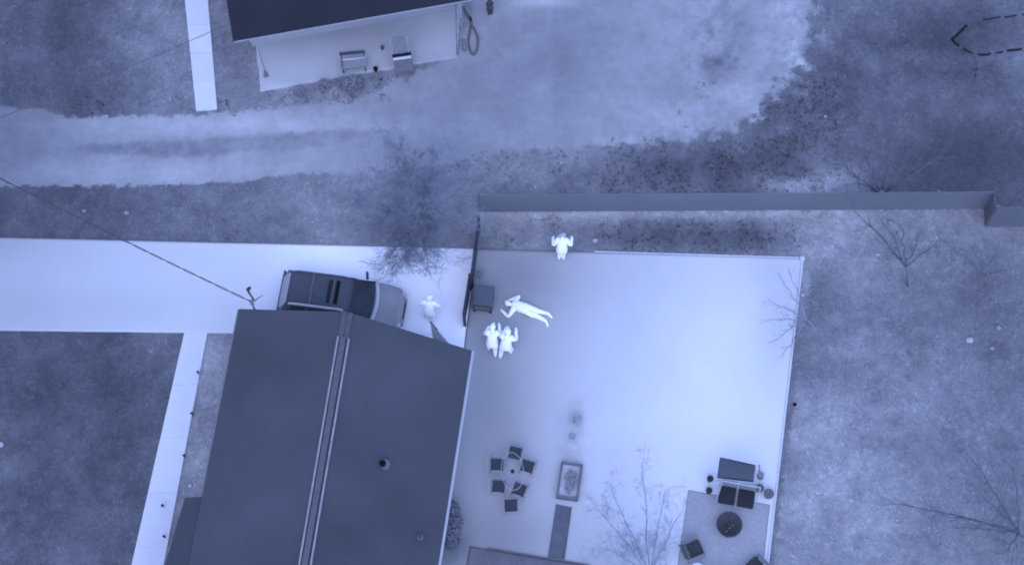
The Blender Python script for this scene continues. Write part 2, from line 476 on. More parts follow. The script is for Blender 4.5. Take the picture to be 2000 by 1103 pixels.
# bright concrete edging at the patio's rim
def edging(p, q, w=0.07, h=0.07, tone=198):
    a = P(*p, 0.05); b = P(*q, 0.05)
    d = (b - a); L = d.length; ang = math.atan2(d.y, d.x)
    n = max(1, int(L / 1.2))
    for k in range(n):
        c = a.lerp(b, (k + 0.5) / n); c.z = h / 2 + 0.02
        MB().box(c, (L / n - 0.015, w, h), ang, bev=0.012).build('kerb_stone', mat('kerb', tone, noise=0.04, scale=2), EDG)
EDG = thing('patio_edging', P(1560, 510), 'pale concrete kerb running round the north and east rim of the big patio', 'kerb')
EDG.location = (0, 0, 0)
edging((1568, 506), (1484, 1240))
edging((1160, 491), (1562, 503), w=0.04, h=0.055, tone=182)
MB().box(P(1567, 505, 0.12), (0.16, 0.16, 0.16), 0.1, bev=0.02).build('corner_block', mat('kerb', 205), EDG)

# ------------------------------------------------------------------ fences
def fence_run(root, p, q, h, board_m, post_m, nseg, boff=0.07):
    a = P(*p); b = P(*q)
    d = (b - a); L = d.length; ang = math.atan2(d.y, d.x); u = d.normalized()
    nrm = Vector((-u.y, u.x, 0))
    for k in range(nseg + 1):
        c = a + d * (k / nseg)
        m = MB(); m.box((c.x, c.y, h / 2 - 0.02), (0.1, 0.1, h - 0.04), ang)
        m.build('post', post_m, root)
    for k in range(nseg):
        s = L / nseg; nb = max(3, int(s / 0.15)); bw = s / nb
        m = MB()
        c0 = a + u * (k * s)
        for j in range(nb):
            c = c0 + u * ((j + 0.5) * bw) - nrm * boff
            m.box((c.x, c.y, h / 2 + 0.02), (bw * 0.985, 0.02, h - 0.02 + random.uniform(-0.01, 0.01)), ang)
        o = m.build('board_panel', board_m, root); o['kind'] = 'stuff'
        for zz in (0.35, h - 0.3):
            cc = c0 + u * (s / 2)
            MB().box((cc.x, cc.y, zz), (s - 0.11, 0.035, 0.09), ang).build('rail', post_m, root)
m_fence = mat('fence_wood', 117, noise=0.03, scale=0.6, tint=(0.93, 1.0, 1.12))
m_post = mat('fence_post', 112, noise=0.05, scale=2)
f1 = thing('wooden_fence', (0, 0, 0), 'long plain board fence running between the weedy belt and the planted strip above the patio', 'fence')
fence_run(f1, (937, 411), (1926, 405), 1.72, m_fence, m_post, 9)
f2 = thing('wooden_fence', (0, 0, 0), 'short taller board fence stepping forward at the right edge beyond the long fence', 'fence')
fence_run(f2, (1926, 440), (2160, 439), 2.0, mat('fence_wood_dark', 110, noise=0.04, tint=(0.93, 1, 1.12)), m_post, 2)
fence_run(f2, (1926, 407), (1926, 438), 1.72, mat('fence_wood_dark', 118), m_post, 1)
f3 = thing('side_fence', (0, 0, 0), 'narrow dark fence with a gate standing between the driveway and the patio', 'fence')
m_dkf = mat('dark_fence', 74, noise=0.05, tint=(0.88, 1, 1.25))
fence_run(f3, (936, 455), (923, 561), 1.75, m_dkf, m_dkf, 1, 0.028)
fence_run(f3, (919, 566), (908, 636), 1.75, m_dkf, m_dkf, 1, 0.028)
gt_ = P(926, 552); gq = P(919, 568)

# ------------------------------------------------------------------ houses
def wall_with_parts(root, poly, z0, z1, th, m_w, name='wall'):
    n = len(poly)
    for i in range(n):
        a = Vector(poly[i]); b = Vector(poly[(i + 1) % n])
        d = b - a; L = d.length
        if L < 0.2: continue
        ang = math.atan2(d.y, d.x); c = (a + b) / 2
        w = MB().box((c.x, c.y, (z0 + z1) / 2), (L - (th + 0.006 if i % 2 else -0.0), th, z1 - z0), ang).build(name, m_w, root)
        u = d.normalized(); nrm = Vector((u.y, -u.x, 0))
        k = int(L // 3)
        for j in range(k):
            cc = a + d * ((j + 0.5) / k) + nrm * (th / 2 + 0.01)
            wi = MB()
            for (sx, sz, ox, oz) in ((1.2, 0.07, 0, 0.5), (1.2, 0.07, 0, -0.5), (0.07, 0.93, -0.57, 0), (0.07, 0.93, 0.57, 0), (0.04, 0.93, 0, 0)):
                p = cc + u * ox
                wi.box((p.x, p.y, 1.55 + oz), (sx, 0.05, sz), ang)
            wo = wi.build('window', mat('window_frame', 190), root)
            p = cc + nrm * 0.0
            MB().box((p.x, p.y, 1.55), (1.06, 0.02, 0.92), ang).build('pane', mat('pane', 70, rough=0.1), wo)

# lower house --------------------------------------------------
ZE, ZR = 2.75, 4.55
L0 = P(467, 603, ZE); R0 = P(921, 684, ZE); A0 = P(679, 609, ZR)
L1 = P(395, 967, ZE); R1 = P(855, 1103, ZE); A1 = P(595, 1103, ZR)
def ext(a, b, L):
    d = (b - a).normalized(); return a + d * L
HL = 15.5
Rb = ext(R0, R1, HL); Ab = ext(A0, A1, HL)
Lb = L0 + (Rb - R0)
Lm = ext(L0, L1, (L1 - L0).length)
W0 = P(361, 971, ZE - 0.25); W1d = P(322, 1103, ZE - 0.25); Wb = ext(W0, W1d, 7.5)
house = thing('house', (0, 0, 0), 'gabled house with a slate dark pitched roof beside the driveway and patio', 'house')
m_roof = mat('dark_shingle', 76, noise=0.09, scale=0.35, tint=(0.94, 1, 1.15), bump=0.12, bscale=14)
def roof_plane(a, b, c, d, th=0.12, nx=24, ny=36):
    """a-b along the gable, d-c the far side; thick slab"""
    return [a, b, c, d]
m = MB()
Lbx = ext(L0, L1, HL)
# west slope: L0 -> A0 -> Ab -> Lb
m.prism([L0, A0, Ab, Lbx], 0.10)
rw = m.build('roof', m_roof, house)
m = MB(); m.prism([A0 + Vector((0.0, 0, 0)), R0, Rb, Ab], 0.10)
re_ = m.build('roof', m_roof, house)
# lower porch roof to the west
def off(p, dz): return Vector((p.x, p.y, p.z + dz))
j0 = L1.lerp(W0, 0.0)
m = MB(); m.prism([W0, off(L1.lerp(L0, -0.002), -0.12) + Vector((0.4, 0, 0.1)), off(Lbx, -0.12) + Vector((0.4, 0, 0.1)), Wb], 0.09)
m.build('porch_roof', mat('dark_shingle_porch', 70, noise=0.08, scale=0.35, tint=(0.94, 1, 1.15), bump=0.1, bscale=14), house)
# fascia lines along the eaves and rakes
m_fas = mat('pale_fascia', 168, noise=0.03)
def strip(root, a, b, w, h, dz, name, mm, side=Vector((0, 0, 0))):
    d = b - a; L = d.length; c = (a + b) / 2 + Vector((0, 0, dz)) + side
    M = Matrix.Translation(c) @ d.to_track_quat('X', 'Z').to_matrix().to_4x4()
    return MB().box((0, 0, 0), (L, w, h), M=M).build(name, mm, root)
gut = Vector((0.06, 0, 0))
strip(house, R0, Rb, 0.09, 0.10, -0.10, 'gutter', m_fas, gut)
strip(house, L0, L1, 0.06, 0.10, -0.12, 'gutter', mat('dim_gutter', 120), -gut * 0.6)
# ridge: raised dark vent with a pale metal strip on either side
ra = ext(A0, Ab, 0.95)
sd_ = (R0 - L0); sd_.z = 0; sd_.normalize()
m_strip = mat('ridge_strip', 142, noise=0.10, scale=2.5)
for s, off_, tone in ((-1, 0.19, 1), (1, 0.20, 1)):
    v = sd_ * (s * off_)
    strip(house, ra + v, Ab + v, 0.07, 0.05, -0.025, 'ridge_strip', m_strip)
strip(house, ra, Ab, 0.20, 0.06, 0.03, 'ridge_vent', mat('ridge_vent', 92, noise=0.08))
for s in (-1, 1):
    v = sd_ * (s * 0.10)
    strip(house, A0 + v, ra + v, 0.18, 0.015, -0.02, 'ridge_cap', mat('ridge_cap', 86, noise=0.08))
# walls set in under the eaves
def inset(p, q, t): return p.lerp(q, t)
poly = [L0.lerp(R0, 0.05), R0.lerp(L0, 0.05), Rb.lerp(Lbx, 0.05), Lbx.lerp(Rb, 0.05)]
uy = (Rb - R0).normalized()
poly = [poly[0] + uy * 0.4, poly[3] - uy * 0.4, poly[2] - uy * 0.4, poly[1] + uy * 0.4]
poly = [Vector((p.x, p.y, 0)) for p in poly]
m_wall = mat('pale_siding', 165, noise=0.03)
wall_with_parts(house, poly, 0, 2.6, 0.14, m_wall)
for e0, e1, ap in ((poly[0], poly[3], A0), (poly[1], poly[2], Ab)):
    tp = Vector((ap.x, (e0.y + e1.y) / 2, ZR - 0.22))
    mg = MB(); vs = [Vector((e0.x, e0.y, 2.6)), Vector((e1.x, e1.y, 2.6)), tp]
    fr = [v + uy * 0.05 for v in vs]; bk = [v - uy * 0.05 for v in vs]
    mg.loft([fr, bk]); mg.build('gable_wall', m_wall, house)
# roof vents
def on_roof(px, py):
    z = 3.4
    for _ in range(20):
        q = P(px, py, z)
        u = (Ab - A0); v = (R0 - A0); n = u.cross(v)
        z2 = A0.z - (n.x * (q.x - A0.x) + n.y * (q.y - A0.y)) / n.z
        z = z2
    return P(px, py, z)
q = on_roof(752, 906)
mv = MB(); mv.cyl(q - Vector((0, 0, 0.05)), 0.20, 0.13, 16, 0.17); mv.build('vent_flashing', mat('vent_flashing', 108, noise=0.1, scale=8), house)
q2 = on_roof(748, 908)
mv = MB(); mv.cyl(q2, 0.085, 0.30, 14); mv.build('vent_pipe', mat('vent_black', 14, noise=0), house)
mv = MB(); mv.cyl(q2 + Vector((0, 0, 0.3)), 0.12, 0.05, 14, 0.05); mv.build('vent_cap', mat('vent_black', 14), house)
q = on_roof(821, 1048)
mv = MB(); mv.cyl(q - Vector((0, 0, 0.05)), 0.13, 0.1, 14, 0.11); mv.build('vent_flashing', mat('vent_flash2', 96, noise=0.1), house)
mv = MB(); mv.cyl(q, 0.05, 0.18, 12); mv.build('vent_pipe', mat('vent_grey', 70), house)

# service mast and drop cable -----------------------------------
mast = thing('service_mast', P(497, 604, 2.7), 'grey electric service mast with a curved head at the roof corner by the driveway', 'mast')
mb_ = Vector((0, 0, 0))
inv = lambda p: p - mast.location
MB().tube([(0, 0, -1.6), (0, 0, 1.0)], 0.04, 8).build('pipe', mat('mast', 125, noise=0.08), mast)
hd = [inv(P(496, 586, 3.65)), inv(P(491, 578, 3.85)), inv(P(486, 571, 3.95)), inv(P(484, 565, 3.9)), inv(P(488, 562, 3.8))]
MB().tube(hd, [0.035, 0.035, 0.04, 0.07, 0.06], 8).build('weather_head', mat('mast_head', 72, noise=0.05), mast)
MB().tube([inv(P(497, 588, 3.55)), inv(P(505, 581, 3.6)), inv(P(514, 576, 3.7))], [0.03, 0.02, 0.012], 6).build('cable_end', mat('mast_wire', 110), mast)
MB().box((0, 0, 0.75), (0.14, 0.14, 0.16), 0.3, bev=0.02).build('clamp', mat('mast', 125), mast)

pole_top = P(-135, 279, 8.0)
pole = thing('utility_pole', (pole_top.x, pole_top.y, 0), 'wooden utility pole carrying the two house cables beyond the left edge', 'utility pole')
MB().cyl((0, 0, 0), 0.16, 8.6, 12, 0.11).build('shaft', mat('pole_wood', 90), pole)
MB().box((0, 0, 8.2), (2.0, 0.12, 0.12), 1.3).build('crossarm', mat('pole_wood', 90), pole)
for s in (-0.8, 0.8):
    MB().cyl((math.cos(1.3) * s, math.sin(1.3) * s, 8.26), 0.05, 0.14, 8).build('insulator', mat('insulator', 120), pole)
def cable(name, a, b, sag, label, rad=0.013, mm=None, twist=True):
    pts = [[], []]
    N = 90
    d = (b - a).normalized(); u = d.cross(Vector((0, 0, 1))).normalized(); v = d.cross(u)
    for i in range(N + 1):
        t = i / N; p = a.lerp(b, t) - Vector((0, 0, sag * 4 * t * (1 - t)))
        for k in (0, 1):
            an = t * 60 + k * math.pi
            pts[k].append(p + (u * math.cos(an) + v * math.sin(an)) * (0.022 if twist else 0))
    m = MB()
    for k in (0, 1): m.tube(pts[k], rad, 5)
    o = m.build(name, mm); return tag(o, label, 'cable')
cable('power_cable', P(493, 590, 3.5), pole_top, 0.25, 'twisted service cable slanting down across the driveway to the roof corner', 0.014, mat('cable', 78, noise=0.05))
cable('power_cable', P(446, 47, 3.0), pole_top, 0.25, 'thin service cable crossing the upper walk to the black roof', 0.008, mat('cable_thin', 96, noise=0.05))

# upper house --------------------------------------------------
ZE2 = 2.8
a = P(457, 80, ZE2); b = P(905, 1, ZE2); up_ = (P(443, -10, ZE2) - a).normalized()
Lr = (b - a); b2 = a + Lr * 1.04
house2 = thing('house', (0, 0, 0), 'house with a near black roof at the top, its covered slab facing the gravel', 'house')
m_roof2 = mat('black_roof', 44, noise=0.06, scale=0.7, tint=(0.92, 1, 1.3), bump=0.06, bscale=12)
DZ = Vector((0, 0, 1.5))
rd0 = a + up_ * 4.6 + DZ; rd1 = b2 + up_ * 4.6 + DZ; n0 = a + up_ * 9.2; n1 = b2 + up_ * 9.2
m = MB(); m.prism([a, b2, rd1, rd0], 0.12); m.build('roof', m_roof2, house2)
m = MB(); m.prism([rd0, rd1, n1, n0], 0.12); m.build('roof', m_roof2, house2)
strip(house2, a, b2, 0.03, 0.07, -0.08, 'fascia', mat('fascia_bright', 160), Vector((0.0, -0.02, 0)))
strip(house2, n0, a, 0.04, 0.12, -0.07, 'fascia', mat('fascia_blue', 74), Vector((-0.03, 0, 0)))
ux = Lr.normalized()
pp = [a + ux * 0.5 + up_ * 1.2, b2 - ux * 0.5 + up_ * 1.2, n1 - ux * 0.5 - up_ * 0.5, n0 + ux * 0.5 - up_ * 0.5]
wall_with_parts(house2, [Vector((p.x, p.y, 0)) for p in pp], 0, 2.9, 0.14, m_wall)
for k in (0.99,):
    p = a + Lr * k + up_ * 0.25
    MB().box((p.x, p.y, 1.35), (0.1, 0.1, 2.6), 0.17).build('porch_post', mat('porch_post', 150), house2)

# ------------------------------------------------------------------ car
def make_car():
    root = thing('parked_car', P(672, 601, 0.0), 'dark roofed estate car parked on the driveway, its front end beyond the roof edge', 'car', R(-8.2))
    L, Wd = 4.72, 1.86
    m_body = mat('car_paint', 150, rough=0.45, noise=0.03, scale=2, tint=(0.97, 1, 1.08))
    m_bodyd = mat('car_roof_paint', 84, rough=0.5, noise=0.05, scale=2, tint=(0.92, 1, 1.15))
    m_glass = mat('car_glass', 66, rough=0.25, noise=0.12, scale=3, tint=(0.88, 1, 1.2))
    m_black = mat('car_black', 40, rough=0.5, noise=0.03)
    # x stations, front is +x: (x, half width, z low, z top)
    st = [(-2.36, 0.70, 0.42, 0.72), (-2.33, 0.84, 0.32, 0.95), (-2.1, 0.90, 0.26, 1.0), (-1.2, 0.93, 0.24, 1.02), (0.0, 0.93, 0.24, 1.02), (0.85, 0.93, 0.24, 1.01),
          (1.2, 0.92, 0.24, 0.99), (1.7, 0.90, 0.26, 0.95), (2.08, 0.86, 0.28, 0.88), (2.24, 0.76, 0.32, 0.80), (2.34, 0.50, 0.40, 0.70)]
    rings = []
    for x, w, zl, zt in st:
        rings.append([(x, -w * 0.92, zl), (x, -w, zl + 0.14), (x, -w * 1.0, zt - 0.22), (x, -w * 0.94, zt - 0.04), (x, -w * 0.6, zt + 0.015), (x, 0, zt + 0.03),
                      (x, w * 0.6, zt + 0.015), (x, w * 0.94, zt - 0.04), (x, w, zt - 0.22), (x, w, zt - 0.22), (x, w, zl + 0.14), (x, w * 0.92, zl)])
    body = MB().loft(rings).build('body', m_body, root, True)
    # cabin sides/pillars
    cab = [(-2.2, 0.80, 0.98, 0.98), (-1.98, 0.66, 0.98, 1.50), (-1.6, 0.66, 0.98, 1.60), (-0.6, 0.67, 0.98, 1.66), (0.1, 0.66, 0.98, 1.63), (0.35, 0.645, 0.98, 1.58), (1.16, 0.74, 0.98, 0.995)]
    rings = []
    for x, w, zl, zt in cab:
        wb = 0.88
        rings.append([(x, -wb, zl), (x, -w - 0.02, zt - 0.05), (x, -w + 0.08, zt), (x, 0, zt + 0.02), (x, w - 0.08, zt), (x, w + 0.02, zt - 0.05), (x, wb, zl)])
    MB().loft(rings).build('cabin', m_bodyd, root, True)
    # windscreen: curved sheet proud of the cabin nose
    rows = []
    for t in (0, 0.33, 0.66, 1.0):
        x = 0.40 + (1.13 - 0.40) * t; z = 1.60 + (1.03 - 1.60) * t + 0.035
        w = 0.60 + 0.16 * t
        rows.append([(x + 0.10 * (1 - (y / w) ** 2), y, z) for y in [w * k / 5 for k in range(-5, 6)]])
    rows2 = [[(p[0], p[1], p[2] - 0.03) for p in r] for r in rows]
    m = MB(); m.loft(rows, closed=False); m.loft(rows2[::-1], closed=False); m.build('windscreen', m_glass, root, True)
    # pale cowl under the screen
    m = MB(); m.tube([(1.22 + 0.13 * (1 - (y / 0.8) ** 2), y, 1.05) for y in [0.8 * k / 6 for k in range(-6, 7)]], 0.075, 8)
    m.build('cowl', mat('cowl', 186, noise=0.02), root)
    MB().tube([(1.16, -0.5, 1.09), (0.75, 0.1, 1.40)], 0.012, 4).build('wiper', m_black, root)
    MB().tube([(1.2, 0.1, 1.09), (0.78, 0.6, 1.36)], 0.012, 4).build('wiper', m_black, root)
    # bonnet
    m = MB()
    rows = []
    for x, w in ((1.34, 0.82), (1.6, 0.81), (1.9, 0.77), (2.14, 0.68)):
        z = np.interp(x, [s[0] for s in st], [s[3] for s in st])
        rows.append([(x, y, z + 0.05 - 0.05 * abs(y / w) ** 3) for y in [w * k / 4 for k in range(-4, 5)]])
    m.loft(rows, closed=False); m.loft([[(p[0], p[1], p[2] - 0.05) for p in r] for r in rows][::-1], closed=False)
    m.build('bonnet', mat('bonnet', 140, rough=0.5, noise=0.07, scale=1.2, tint=(0.99, 1, 1.06)), root, True)
    # roof panels, cross bar, sunroof
    m_rp = mat('roof_panel', 78, rough=0.5, noise=0.06, scale=3, tint=(0.88, 1, 1.2))
    MB().box((-1.52, 0, 1.625), (0.80, 1.12, 0.03), bev=0.01).build('roof_panel', m_rp, root)
    MB().box((-0.66, 0, 1.678), (0.82, 1.14, 0.03), bev=0.01).build('roof_panel', m_rp, root)
    MB().box((-1.09, 0, 1.70), (0.06, 1.24, 0.03), bev=0.008).build('cross_bar', mat('crossbar', 100), root)
    MB().box((-0.42, 0, 1.702), (0.14, 0.92, 0.02), bev=0.006).build('sunroof', m_black, root)
    MB().box((-0.13, 0, 1.690), (0.13, 0.92, 0.02), bev=0.006).build('sunroof', mat('deep_black', 22), root)
    MB().box((-0.27, 0, 1.712), (0.04, 0.96, 0.025)).build('sunroof_frame', mat('crossbar', 100), root)
    for s in (-1, 1):
        MB().tube([(-1.85, s * 0.645, 1.58), (-1.7, s * 0.655, 1.66), (0.0, s * 0.655, 1.71), (0.2, s * 0.65, 1.64)], 0.05 if s < 0 else 0.022, 6).build('roof_rail', mat('roof_rail_%d' % s, 172 if s < 0 else 90), root)
        # side glass
        for xa, xb in ((-1.85, -1.25), (-1.18, -0.35), (-0.28, 0.45)):
            p = [(xa, s * 0.885, 1.03), (xb, s * 0.885, 1.03), (min(xb, 0.3), s * 0.72, 1.52), (xa + 0.08, s * 0.72, 1.52)]
            q_ = [(x_, y_ - s * 0.02, z_ - 0.01) for x_, y_, z_ in p]
            MB().loft([p, q_]).build('side_window', m_glass, root)
        mm = MB(); mm.box((0.80, s * 1.04, 1.06), (0.10, 0.30, 0.14), s * 0.2, bev=0.03); mm.build('mirror', mat('mirror', 70), root)
        MB().box((2.16, s * 0.60, 0.72), (0.26, 0.30, 0.14), -s * 0.5, bev=0.03).build('headlight', mat('headlight', 190, rough=0.2), root)
        MB().box((-2.33, s * 0.74, 0.85), (0.08, 0.20, 0.30), bev=0.02).build('tail_light', mat('tail', 90), root)
        MB().box((0.1, s * 0.945, 0.80), (0.16, 0.02, 0.03)).build('door_handle', m_body, root)
        MB().box((-0.85, s * 0.945, 0.80), (0.16, 0.02, 0.03)).build('door_handle', m_body, root)
        for xw in (-1.42, 1.45):
            M = Matrix.Translation((xw, s * 0.84, 0.33)) @ Matrix.Rotation(math.pi / 2, 4, 'X')
            wo = MB().cyl((0, 0, 0), 0.33, 0.22, 24, M=M).build('wheel', mat('tyre', 40), root)
            M2 = Matrix.Translation((xw, s * 0.955, 0.33)) @ Matrix.Rotation(math.pi / 2, 4, 'X')
            MB().cyl((0, 0, 0), 0.21, 0.02, 16, M=M2).build('rim', mat('rim', 150), wo)
    # rear: glass, pale hatch sill, dark bumper
    rows = [[(-1.98, -0.58, 1.53), (-1.98, 0.58, 1.53)], [(-2.24, -0.72, 1.03), (-2.24, 0.72, 1.03)]]
    m = MB(); m.loft(rows, closed=False); m.loft([[(x_ + 0.03, y_, z_ - 0.02) for x_, y_, z_ in r] for r in rows][::-1], closed=False)
    m.build('rear_window', mat('rear_glass', 150, rough=0.3), root)
    MB().box((-2.38, 0, 0.52), (0.12, 1.66, 0.26), bev=0.04).build('bumper', mat('bumper', 86, tint=(0.9, 1, 1.2)), root)
    MB().box((2.30, 0, 0.46), (0.16, 1.1, 0.24), bev=0.05).build('bumper', m_body, root)
    MB().box((2.375, 0, 0.62), (0.03, 0.7, 0.10), bev=0.01).build('grille', m_black, root)
    return root
make_car()

# ------------------------------------------------------------------ people
def skin_object(name, chains, m, parent):
    verts = []; edges = []; rads = []; roots = []
    for ch in chains:
        base = len(verts)
        for (p, r) in ch['v']: verts.append(tuple(p)); rads.append(r)
        for e in ch['e']: edges.append((base + e[0], base + e[1]))
        roots.append(base + ch.get('root', 0))
    me = bpy.data.meshes.new(name); me.from_pydata(verts, edges, []); me.update()
    o = bpy.data.objects.new(name, me); COL.objects.link(o)
    md = o.modifiers.new('skin', 'SKIN'); md.use_smooth_shade = True
    if not me.skin_vertices:
        bpy.context.view_layer.objects.active = o
    sv = me.skin_vertices[0].data if me.skin_vertices else None
    if sv is None:
        raise RuntimeError('no skin layer')
    for i, r in enumerate(rads):
        sv[i].radius = (r if hasattr(r, '__len__') else (r, r)); sv[i].use_root = (i in roots)
    sb = o.modifiers.new('sub', 'SUBSURF'); sb.levels = 2; sb.render_levels = 2
    dg = bpy.context.evaluated_depsgraph_get()
    me2 = bpy.data.meshes.new_from_object(o.evaluated_get(dg))
    bpy.data.objects.remove(o)
    me2.name = name
    me2.materials.clear(); me2.materials.append(m); me2.shade_smooth()
    o = bpy.data.objects.new(name, me2); COL.objects.link(o); o.parent = parent
    return o

BULK = 1.5
def person(j, label, tone, cap=None, up=Vector((0, 0, 1)), group=None, headtone=None):
    """j: joints in world coordinates"""
    c = j['pelvis']; base = Vector((c.x, c.y, 0.05))
    root = thing('person', base, label, 'person', group=group)
    J = {k: v - base for k, v in j.items()}
    V = []; E = []; idx = {}
    def add(k, p, r, to=None):
        idx[k] = len(V); V.append((p, r * (1.08 if k.startswith('head') or k == 'neck' else BULK if k[:2] not in ('wr', 'ha') else 1.6)))
        if to is not None: E.append((idx[to], idx[k]))
    pv = J['pelvis']; ch = J['chest']; nk = J['neck']; hd = J['head']
    add('pelvis', pv, 0.155)
    add('waist', pv.lerp(ch, 0.45), 0.14, 'pelvis')
    add('chest', ch, 0.165, 'waist')
    add('neckbase', ch.lerp(nk, 0.7), 0.10, 'chest')
    add('neck', nk, 0.06, 'neckbase')
    add('head1', nk.lerp(hd, 0.55), 0.085, 'neck')
    add('head2', hd, 0.10, 'head1')
    add('head3', hd + (hd - nk).normalized() * 0.08, 0.07, 'head2')
    for s in ('l', 'r'):
        sh = J['sh_' + s]; el = J['el_' + s]; ha = J['ha_' + s]
        add('cl' + s, ch.lerp(sh, 0.6), 0.10, 'chest')
        add('sh' + s, sh, 0.085, 'cl' + s)
        add('um' + s, sh.lerp(el, 0.5), 0.065, 'sh' + s)
        add('el' + s, el, 0.052, 'um' + s)
        add('fa' + s, el.lerp(ha, 0.4), 0.05, 'el' + s)
        add('wr' + s, el.lerp(ha, 0.86), 0.034, 'fa' + s)
        add('ha' + s, ha, 0.045, 'wr' + s)
        hp = J['hip_' + s]; kn = J['kn_' + s]; ft = J['ft_' + s]; toe = J['toe_' + s]
        add('hp' + s, hp, 0.105, 'pelvis')
        add('th' + s, hp.lerp(kn, 0.45), 0.092, 'hp' + s)
        add('kn' + s, kn, 0.065, 'th' + s)
        add('cf' + s, kn.lerp(ft, 0.35), 0.062, 'kn' + s)
        add('ft' + s, ft, 0.045, 'cf' + s)
        add('to' + s, ft.lerp(toe, 0.6), 0.042, 'ft' + s)
    chains = [{'v': V, 'e': E, 'root': 0}]
    for s in ('l', 'r'):
        el = J['el_' + s]; ha = J['ha_' + s]; d = (ha - el).normalized()
        u = d.cross(up)
        if u.length < 0.1: u = Vector((1, 0, 0))
        u.normalize(); w = u.cross(d)
        for k, ln in ((-1.5, 0.062), (-0.5, 0.078), (0.5, 0.082), (1.5, 0.072)):
            p0 = ha + u * (k * 0.019)
            chains.append({'v': [(p0, 0.010), (p0 + d * (0.03 + ln * 0.5), 0.0095), (p0 + d * (0.03 + ln * 0.85) - w * 0.018, 0.008), (p0 + d * (0.03 + ln) - w * 0.045, 0.007)], 'e': [(0, 1), (1, 2), (2, 3)]})
        sg = -1 if s == 'l' else 1
        p0 = ha - d * 0.03 + u * (sg * 0.02)
        chains.append({'v': [(p0, 0.012), (p0 + u * (sg * 0.045) + d * 0.03, 0.011), (p0 + u * (sg * 0.055) + d * 0.068 - w * 0.01, 0.008)], 'e': [(0, 1), (1, 2)]})
    mm = mat('warm_%d' % tone, tone, rough=0.9, noise=0.02, scale=6, tint=(1.0, 1.0, 1.0))
    body = skin_object('body', chains, mm, root)
    # head details: face forward direction
    fwd = J['face'].normalized(); upv = (hd - nk).normalized(); rt = fwd.cross(upv).normalized()
    ctr = hd - upv * 0.01
    B = Matrix((rt, fwd, upv)).transposed()
    MB().blob(ctr + fwd * 0.108 - upv * 0.02, (0.014, 0.02, 0.024), 1, 0.0, M=B).build('nose', mm, root, True)
    for s in (-1, 1):
        MB().blob(ctr + rt * (s * 0.095) - upv * 0.015, (0.012, 0.022, 0.034), 1, 0.0, M=B).build('ear', mm, root, True)
        MB().blob(ctr + rt * (s * 0.034) + fwd * 0.094 + upv * 0.01, (0.014, 0.008, 0.009), 1, 0.0, M=B).build('eye', mat('eye', 226), root, True)
    MB().blob(ctr + fwd * 0.096 - upv * 0.062, (0.026, 0.009, 0.007), 1, 0.0, M=B).build('mouth', mat('lips', 190), root, True)
    ht = headtone or tone
    hm = mat('head_cover_%d' % ht, ht, noise=0.03)
    hb = MB(); hb.blob(ctr + upv * 0.035 - fwd * 0.012, (0.112, 0.125, 0.095), 2, 0.03, 3, M=B)
    if cap:
        hb.blob(ctr + fwd * 0.13 + upv * 0.03, (0.075, 0.07, 0.012), 1, 0.0, M=B)
        hb.build('cap', hm, root, True)
    else:
        hb.build('hair', hm, root, True)
    for s in ('l', 'r'):
        ft = J['ft_' + s]; toe = J['toe_' + s]; d = (toe - ft).normalized()
        sw = d.cross(J['kn_' + s] - ft)
        sw = sw.normalized() if sw.length > 1e-3 else Vector((1, 0, 0))
        n = sw.cross(d)
        Bs = Matrix((sw, d, n)).transposed()
        MB().blob(ft.lerp(toe, 0.42) - Vector((0, 0, 0.01)), (0.055, 0.15, 0.05), 2, 0.03, 5, M=Bs).build('shoe', mm, root, True)
    return root

def stand(px, py, heading, lean, label, tone, arms, stance=0.16, step=0.0, cap=True, headtone=None, crouch=0.0, group=None, height=1.0):
    """person on their feet; heading in degrees (0 = up the picture); lean and arms in metres in the body frame (right, forward, up)"""
    o = P(px, py, 0.05)
    h = R(heading); f = Vector((math.sin(h), math.cos(h), 0)); r = Vector((math.cos(h), -math.sin(h), 0)); u = Vector((0, 0, 1))
    def B(x, y, z): return o + r * x + f * y + u * (z * height)
    hz = 0.92 - crouch
    j = dict(pelvis=B(0, 0.02 + lean * 0.15, hz), chest=B(0, 0.05 + lean * 0.62, hz + 0.41 - lean * 0.12), neck=B(0, 0.06 + lean * 0.84, hz + 0.58 - lean * 0.2), head=B(0, 0.08 + lean * 1.0, hz + 0.73 - lean * 0.25),
             hip_l=B(-0.10, 0.02 + lean * 0.1, hz - 0.06), hip_r=B(0.10, 0.02 + lean * 0.1, hz - 0.06),
             kn_l=B(-stance * 0.9, 0.08 + step * 0.5 + crouch * 0.7, 0.50 - crouch * 0.25), kn_r=B(stance * 0.9, 0.08 - step * 0.5 + crouch * 0.7, 0.50 - crouch * 0.25),
             ft_l=B(-stance, step, 0.10), ft_r=B(stance, -step, 0.10),
             toe_l=B(-stance - 0.04, step + 0.2, 0.05), toe_r=B(stance + 0.04, -step + 0.2, 0.05),
             sh_l=B(-0.19, 0.05 + lean * 0.7, hz + 0.49 - lean * 0.15), sh_r=B(0.19, 0.05 + lean * 0.7, hz + 0.49 - lean * 0.15),
             face=f - u * 0.35 * (lean + 0.3))
    for s, (e, hnd) in arms.items():
        j['el_' + s] = B(*e); j['ha_' + s] = B(*hnd)
    return person(j, label, tone, cap, headtone=headtone, group=group)

